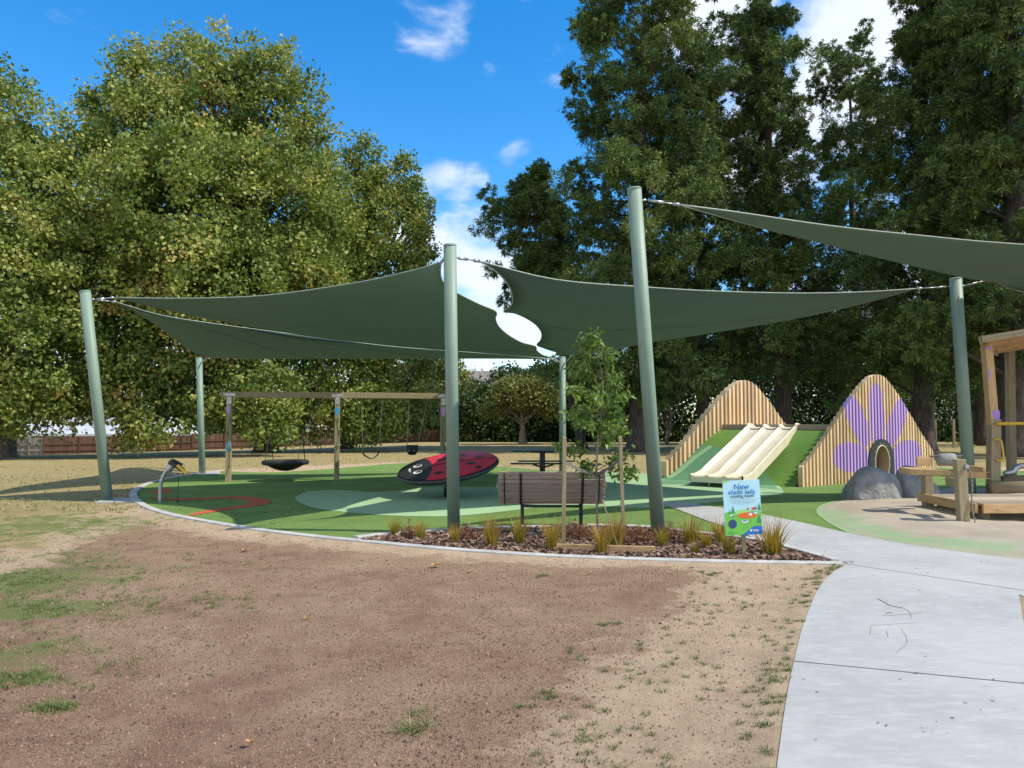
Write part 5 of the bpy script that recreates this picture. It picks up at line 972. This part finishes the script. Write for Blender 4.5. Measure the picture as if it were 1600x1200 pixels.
def planting():
    g = np.random.default_rng(77); protos = []
    for s in range(4):
        V, Fc, T_ = blades([(0, 0, 0)], 130, .30, .007, .055, .55, g, 3, .35+.08*s, .2, .35); o = npmesh('tussock_plant', V, Fc, 'tussock_leaf', tint=T_); protos.append(o)
    spots = [(617, 838, .8, 'yellow green tussock at the left tip of the garden bed'), (657, 845, .8, 'low tussock second from the left tip of the garden bed'), (711, 850, .75, 'small tussock at the foot of the central shade post'), (768, 855, 1.15, 'tall upright tussock just right of the central post'), (812, 850, 1.1, 'tussock with long blades below the left bench leg'), (863, 860, 1.15, 'tall tussock at the front left of the left stake'), (941, 866, 1.1, 'tussock growing against the timber board under the sapling'), (962, 855, 1.2, 'dense tussock beside the foot of the right stake'),
             (1036, 856, .75, 'small tussock at the foot of the tallest leaning post'), (1078, 852, 1.15, 'orange tipped tussock right of the tallest post'), (1104, 858, .8, 'short tussock midway between the tallest post and the sign'), (1125, 850, 1.0, 'tussock directly behind the left edge of the sign'), (1139, 868, .9, 'dark narrow tussock just left of the sign stake'), (1085, 868, .5, 'tiny reddish tussock near the front kerb left of the sign'), (1206, 868, 1.25, 'big spreading tussock right of the sign')]
    used = set()
    for i, (px, py, s, lab) in enumerate(spots):
        k = i % 4; o = protos[k] if k not in used else protos[k].copy()
        if k in used: col.objects.link(o)
        used.add(k); p = G(px, py); o.location = (p.x, p.y, 0.0); o.rotation_euler.z = i*1.3; sx = 1.35 if i == 14 else 1; o.scale = (s*sx*1.2, s*sx*1.2, s*1.32); tag(o, lab, 'tussock plant', 'tussock plants in the garden bed')
    for (px, py, r, lab) in [(897, 842, .34, 'rust brown dead fern mound between the left stake and the sapling'), (960, 843, .22, 'brown dead fern behind the dense tussock right of the sapling'), (998, 850, .3, 'brown dead fern right of the right stake'), (728, 846, .16, 'small rust brown dead fern right of the central post'), (640, 842, .12, 'small patch of dead fern between the two left tussocks'), (1048, 846, .2, 'upright dry red brown fern behind the orange tipped tussock')]:
        p = G(px, py); n = int(2600*r); P = np.clip(g.normal(size=(n, 3)), -1.5, 1.5)*np.array([r*.5, r*.35, .05])+np.array([p.x, p.y, .07]); P[:, 2] = np.abs(P[:, 2]-.02)+g.random(n)*.13*np.exp(-((P[:, 0]-p.x)/r)**2*2); D = g.normal(size=(n, 3))+np.array([0, 0, .5]); D /= np.linalg.norm(D, axis=1)[:, None]; L_ = g.uniform(.04, .13, n); V, Fc = leaf_mesh(P, D, L_, L_*.12, g, .3)
        tag(npmesh('dead_fern', V, Fc, 'dead_fern', loc=(p.x, p.y, 0), tint=np.repeat(g.normal(.5, .25, n), 4)), lab, 'dead fern', 'dead ferns in the garden bed')
    # bark chips
    bx = [p.x for p in BED]; by = [p.y for p in BED]; n = 42000; X = g.uniform(min(bx), max(bx), n); Y = g.uniform(min(by), max(by), n); k = sdist(X, Y, BED) > .07; X, Y = X[k], Y[k]; n = len(X)
    C = np.stack([X, Y, g.uniform(.006, .04, n)], 1); a = g.uniform(0, 2*math.pi, n); D = np.stack([np.cos(a), np.sin(a), g.normal(0, .3, n)], 1); D /= np.linalg.norm(D, axis=1)[:, None]; L_ = g.uniform(.015, .055, n); S = np.stack([-np.sin(a), np.cos(a), g.normal(0, .45, n)], 1)*(L_*g.uniform(.2, .5, n))[:, None]
    V = np.stack([C-S*.8, C+D*L_[:, None]-S, C+D*L_[:, None]*1.1+S*.8, C+S], 1).reshape(-1, 3); V[:, 2] = np.maximum(V[:, 2], .006); tag(npmesh('bark_mulch', V, np.arange(4*n).reshape(n, 4), 'mulch', tint=np.repeat(g.beta(1.6, 2.4, n), 4)), 'loose brown bark mulch covering the garden bed', 'mulch', kind='stuff')
planting()

# ---------------------------------------------------------------- loose ground cover
def scatter():
    g = np.random.default_rng(99)
    # dirt clods: small tetra-like lumps
    n = 150000; Y = 3.0+g.random(n)**1.5*10; X = g.uniform(-1, 1, n)*(Y*.72+.3); sd = np.where(g.random(n) < .25, 1, sdist(X, Y, DIRT)+g.normal(0, .25, n)); bad = np.maximum(sdist(X, Y, TURF), np.maximum(sdist(X, Y, BED), sdist(X, Y, PATH))) > -.12; k = (sd > 0) & ~bad & (vnoise(X, Y, .8, 14)+g.random(n)*.7 > .55); X, Y = X[k], Y[k]; n = len(X)
    r = .003+.0065*g.random(n)**2.5+.008*(g.random(n) > .993); base = np.array([[1, 0, -.4], [-.5, .87, -.4], [-.5, -.87, -.4], [.4, .3, .75], [-.35, .1, .8]]); fs = np.array([[0, 1, 3], [1, 4, 3], [1, 2, 4], [2, 0, 4], [0, 3, 4]]); a = g.uniform(0, 6.28, n); ca, sa = np.cos(a), np.sin(a); J = base[None]+g.normal(0, .22, (n, 5, 3)); P = np.stack([J[..., 0]*ca[:, None]-J[..., 1]*sa[:, None], J[..., 0]*sa[:, None]+J[..., 1]*ca[:, None], J[..., 2]], -1)*r[:, None, None]
    z = relief(X, Y)[0]; P += np.stack([X, Y, z+r*.35], -1)[:, None]
    tag(npmesh('soil_crumbs', P.reshape(-1, 3), (fs[None]+5*np.arange(n)[:, None, None]).reshape(-1, 3), 'clod', tint=np.repeat(np.clip(g.normal(.5, .3, n), 0, 1), 5)), 'loose reddish brown soil crumbs over the bare ground', 'soil', kind='stuff')
    gzz = lambda x, y: relief(x, y)[0]-.002
    pts = []
    m = 0
    while m < 190:
        px, py = g.uniform(820, 1300), g.uniform(885, 1200)**1.0; p = G(px, py); x, y = np.array([p.x]), np.array([p.y])
        if sdist(x, y, PATH)[0] > -.05 or sdist(x, y, DIRT)[0] > -.02: continue
        if vnoise(x, y, .5, 8)[0] < .22: continue
        pts.append((p.x, p.y, float(gzz(x, y)[0]))); m += 1
    pts = [p for i, p in enumerate(pts) if all((p[0]-q[0])**2+(p[1]-q[1])**2 > .0081 for q in pts[:i])]
    for (px, py) in [(1120, 893), (1110, 897), (1090, 892), (957, 970), (948, 972), (912, 1025), (860, 1078), (858, 1085), (815, 1098), (887, 1012), (850, 898), (842, 900), (640, 1110), (905, 1150), (1270, 882), (1310, 885), (1320, 880)]: 
        p = G(px, py); 
        for _ in range(3): q = (p.x+g.normal()*.04, p.y+g.normal()*.03); pts.append((q[0], q[1], float(gzz(np.array([q[0]]), np.array([q[1]]))[0])))
    for q in PATH[1:9]:
        pass
    edge = [PATH[1].lerp(PATH[2], f) for f in np.linspace(.3, 1, 10)]+PATH[2:]
    edge = edge[:60]
    for _ in range(110):
        i = g.integers(0, 44); a, b_ = edge[i], edge[i+1]; p = a.lerp(b_, g.random()); 
        if (a-b_).length > 1 or p.y > 9.6: continue
        x, y = p.x-abs(g.normal())*.08-.02, p.y
        if sdist(np.array([x]), np.array([y]), PATH)[0] > 0: continue
        pts.append((x, y, float(gzz(np.array([x]), np.array([y]))[0])))
    V, Fc, T_ = blades(pts, 30, .03, .0028, .03, 1.3, g, 2, .22, .18, .2); tag(npmesh('grass_tufts', V, Fc, 'grass_blade', tint=T_), 'many tiny dark green grass tufts on the tan soil by the path', 'grass', kind='stuff')
    # thin lawn growth on the left
    pts = []; 
    for (px, py, rx, ry, n_) in [(40, 905, .9, .6, 420), (10, 950, .8, .35, 330), (100, 870, 1.2, .8, 330), (30, 1020, .5, .3, 130), (20, 1057, .25, .09, 90), (310, 938, .6, .3, 150), (190, 895, .8, .5, 200), (70, 815, 2.2, 1.5, 520), (75, 1101, .10, .05, 30), (150, 1040, .4, .2, 40), (130, 790, 2.0, 1.0, 300)]:
        c = G(px, py)
        for _ in range(n_):
            x, y = c.x+g.normal()*rx*.95, c.y+g.normal()*ry*1.0
            if vnoise(np.array([x]), np.array([y]), .22, 21)[0] < .5: continue
            pts.append((x, y, float(gzz(np.array([x]), np.array([y]))[0])))
    V, Fc, T_ = blades(pts, 14, .04, .003, .05, 1.0, g, 2, .4, .22, .25); tag(npmesh('lawn_grass', V, Fc, 'grass_blade', tint=T_), 'patchy short grass growing into the bare soil on the left', 'grass', kind='stuff')
    # fallen leaves and bits on the dirt
    n = 420; Y = 3.3+g.random(n)**1.2*9; X = g.uniform(-1, 1, n)*Y*.68; k = np.maximum(sdist(X, Y, TURF), np.maximum(sdist(X, Y, BED), sdist(X, Y, PATH))) < -.1; X, Y = X[k], Y[k]; n = len(X); z = gzz(X, Y)+.006; D = np.stack([g.normal(size=n), g.normal(size=n), g.normal(size=n)*.15], 1); D /= np.linalg.norm(D, axis=1)[:, None]; L_ = .008+.03*g.random(n)**2.5; S = np.cross(D, np.array([0, 0, 1.]))*.35; C = np.stack([X, Y, z], 1)
    V = np.stack([C, C+D*(L_*.5)[:, None]+S*L_[:, None], C+D*L_[:, None], C+D*(L_*.5)[:, None]-S*L_[:, None]], 1).reshape(-1, 3); tag(npmesh('leaf_litter', V, np.arange(4*n).reshape(n, 4), 'dry_leaf', tint=np.repeat(g.random(n), 4)), 'scattered small dry leaf fragments on the bare soil', 'leaf litter', kind='stuff')
    # far lawn fallen leaves / bits
    # single fallen leaves
    def leaf(px, py, s, lab, mat='dry_leaf', z=.0, seed=0):
        q = np.random.default_rng(seed); p = G(px, py); pts_ = []; n_ = 15
        for i in range(n_): a = 2*math.pi*i/n_; r = s*(.55+.45*abs(math.cos(2.5*a)))*(1+.1*q.normal()); pts_.append((p.x+r*math.cos(a), p.y+r*math.sin(a), z+.012+.25*s*abs(math.sin(a*1.5))+.01*q.random()))
        b = MB(); b.tint = q.random(); b.add([(p.x, p.y, z+.006)]+pts_, [(0, 1+i, 1+(i+1) % n_) for i in range(n_)]); tag(b.build('fallen_leaf', mat, loc=(p.x, p.y, z)), lab, 'fallen leaf', 'fallen leaves lying on the bare soil')
    leaf(681, 884, .065, 'curled orange leaf on the soil below the left part of the kerb', seed=1); leaf(384, 861, .05, 'pale orange leaf on the soil left, near the kerb', seed=2); leaf(390, 1163, .022, 'small tan leaf near the bottom edge, left of centre', seed=3); leaf(735, 893, .03, 'tiny pale leaf right of the curled orange leaf', seed=4, z=-.01); leaf(478, 965, .02, 'small buff leaf in the middle of the bare soil', seed=5, z=-.015); leaf(925, 895, .025, 'small tan leaf below the sapling on the soil', seed=6)
    for px, py, lb in ((1066, 876, 'yellow dandelion flower at the foot of the kerb'), (1058, 894, 'yellow dandelion flower on the soil in front of the kerb')):
        p = G(px, py); t = thing('dandelion', lb, 'flower', p); b = MB(); b.tube([p-Vector((0, 0, .02)), p+Vector((.004, 0, .055))], .0025, 5); b.build('stem', 'grass_blade', t); b = MB(); c = p+Vector((.004, 0, .06))
        for i in range(22): a = i*2.4; r = .008+.018*(i/22); b.tint = random.random(); d = Vector((math.cos(a), math.sin(a), .0)); s_ = Vector((-math.sin(a), math.cos(a), 0))*.004; b.add([c, c+d*r*.6+s_+Vector((0, 0, .006)), c+d*r+Vector((0, 0, .004)), c+d*r*.6-s_+Vector((0, 0, .006))], [(0, 1, 2, 3)])
        b.build('petals', 'yellow_petal', t)
    # cut grass clump near the bottom
    p = G(645, 1138); V, Fc, T_ = blades([(p.x, p.y, -.02)], 46, .10, .005, .05, 1.9, g, 4, .35, .3, .3); V2, F2, T2 = blades([(p.x+.07, p.y+.03, -.02), (p.x-.06, p.y-.01, -.02)], 12, .13, .005, .03, 2.2, g, 4, .6, .3, .3); tag(npmesh('grass_clump', np.concatenate([V, V2]), np.concatenate([Fc, F2+len(V)]), 'grass_blade', loc=(p.x, p.y, 0), tint=np.concatenate([T_, T2])), 'sprawling grass clump with pale stalks on the soil near the bottom', 'grass clump')
    # twigs on the path
    def twig(pix, lab, r=.0035):
        pts_ = [G(x, y, .018) for x, y in pix]; b = MB(); b.tint = random.random(); b.tube(spline(pts_, 4), r*.36, 5); tag(b.build('twig', 'twig_brown', loc=tuple(pts_[0])), lab, 'twig', 'twigs lying on the concrete path')
    twig([(1372, 936), (1380, 940), (1392, 946), (1410, 950)], 'short dark twig at the top of the twig scatter on the path', .006); twig([(1378, 962), (1410, 960), (1440, 957)], 'straight twig in the middle of the path scatter', .003); twig([(1408, 948), (1420, 955), (1425, 965)], 'small bent twig right of the short dark one', .003); twig([(1360, 990), (1362, 978), (1380, 976), (1432, 973)], 'long thin twig hooked at its left end on the path', .0025); twig([(1385, 985), (1388, 995)], 'tiny upright looking twig on the path', .003); twig([(1408, 982), (1418, 1002), (1400, 1020)], 'bent twig lowest in the path scatter', .0025); twig([(1394, 957), (1384, 958)], 'reddish stub of twig on the path', .006)
    n = 90; pts_ = []; X_, Y_, = [], []
    while len(X_) < n:
        px, py = (g.uniform(1230, 1600), g.uniform(828, 900)) if g.random() < .6 else (g.uniform(1250, 1600), g.uniform(900, 1180)); p = G(px, py, .013); x, y = np.array([p.x]), np.array([p.y])
        if sdist(x, y, PATH)[0] > .05: X_.append(p.x); Y_.append(p.y)
    X, Y = np.array(X_), np.array(Y_); a = g.uniform(0, 6.28, n); D = np.stack([np.cos(a), np.sin(a), 0*a], 1); S = np.stack([-np.sin(a), np.cos(a), 0*a], 1); L_ = .004+.018*g.random(n)**3; C = np.stack([X, Y, np.full(n, .019)], 1)
    V = np.stack([C-D*L_[:, None], C+S*(L_*.35)[:, None]+np.array([0, 0, .004]), C+D*L_[:, None], C-S*(L_*.35)[:, None]], 1).reshape(-1, 3); tag(npmesh('path_debris', V, np.arange(4*n).reshape(n, 4), 'twig_brown', tint=np.repeat(g.random(n), 4)), 'dark leaf specks littering the concrete path', 'leaf litter', kind='stuff')
scatter()
# dry lawn stubble in the middle distance
def stubble():
    g = np.random.default_rng(123); n = 26000; Y = g.uniform(14, 44, n); X = g.uniform(-.72, .30, n)*Y; bad = np.maximum(sdist(X, Y, TURF), np.maximum(sdist(X, Y, BED), np.maximum(sdist(X, Y, PATH), sdist(X, Y, SAND)))) > -.1; k = ~bad & ((X < -3) | (Y > 24)) & (vnoise(X, Y, 1.4, 31)+.25*g.random(n) > .42); X, Y = X[k], Y[k]; n = len(X); Z = terrain(X, Y)-.02
    D = np.stack([g.normal(0, .5, n), g.normal(0, .5, n), np.ones(n)], 1); D /= np.linalg.norm(D, axis=1)[:, None]; L_ = g.uniform(.03, .075, n); V, Fc = leaf_mesh(np.stack([X, Y, Z], 1), D, L_, L_*.5, g, 0); tag(npmesh('lawn_stubble', V, Fc, 'grass_blade', tint=np.repeat(np.clip(.55+.5*vnoise(X, Y, 3, 33)+g.normal(0, .18, n), 0, 1), 4)), 'dry tufted lawn stretching back to the fences and trees', 'grass', kind='stuff')
stubble()
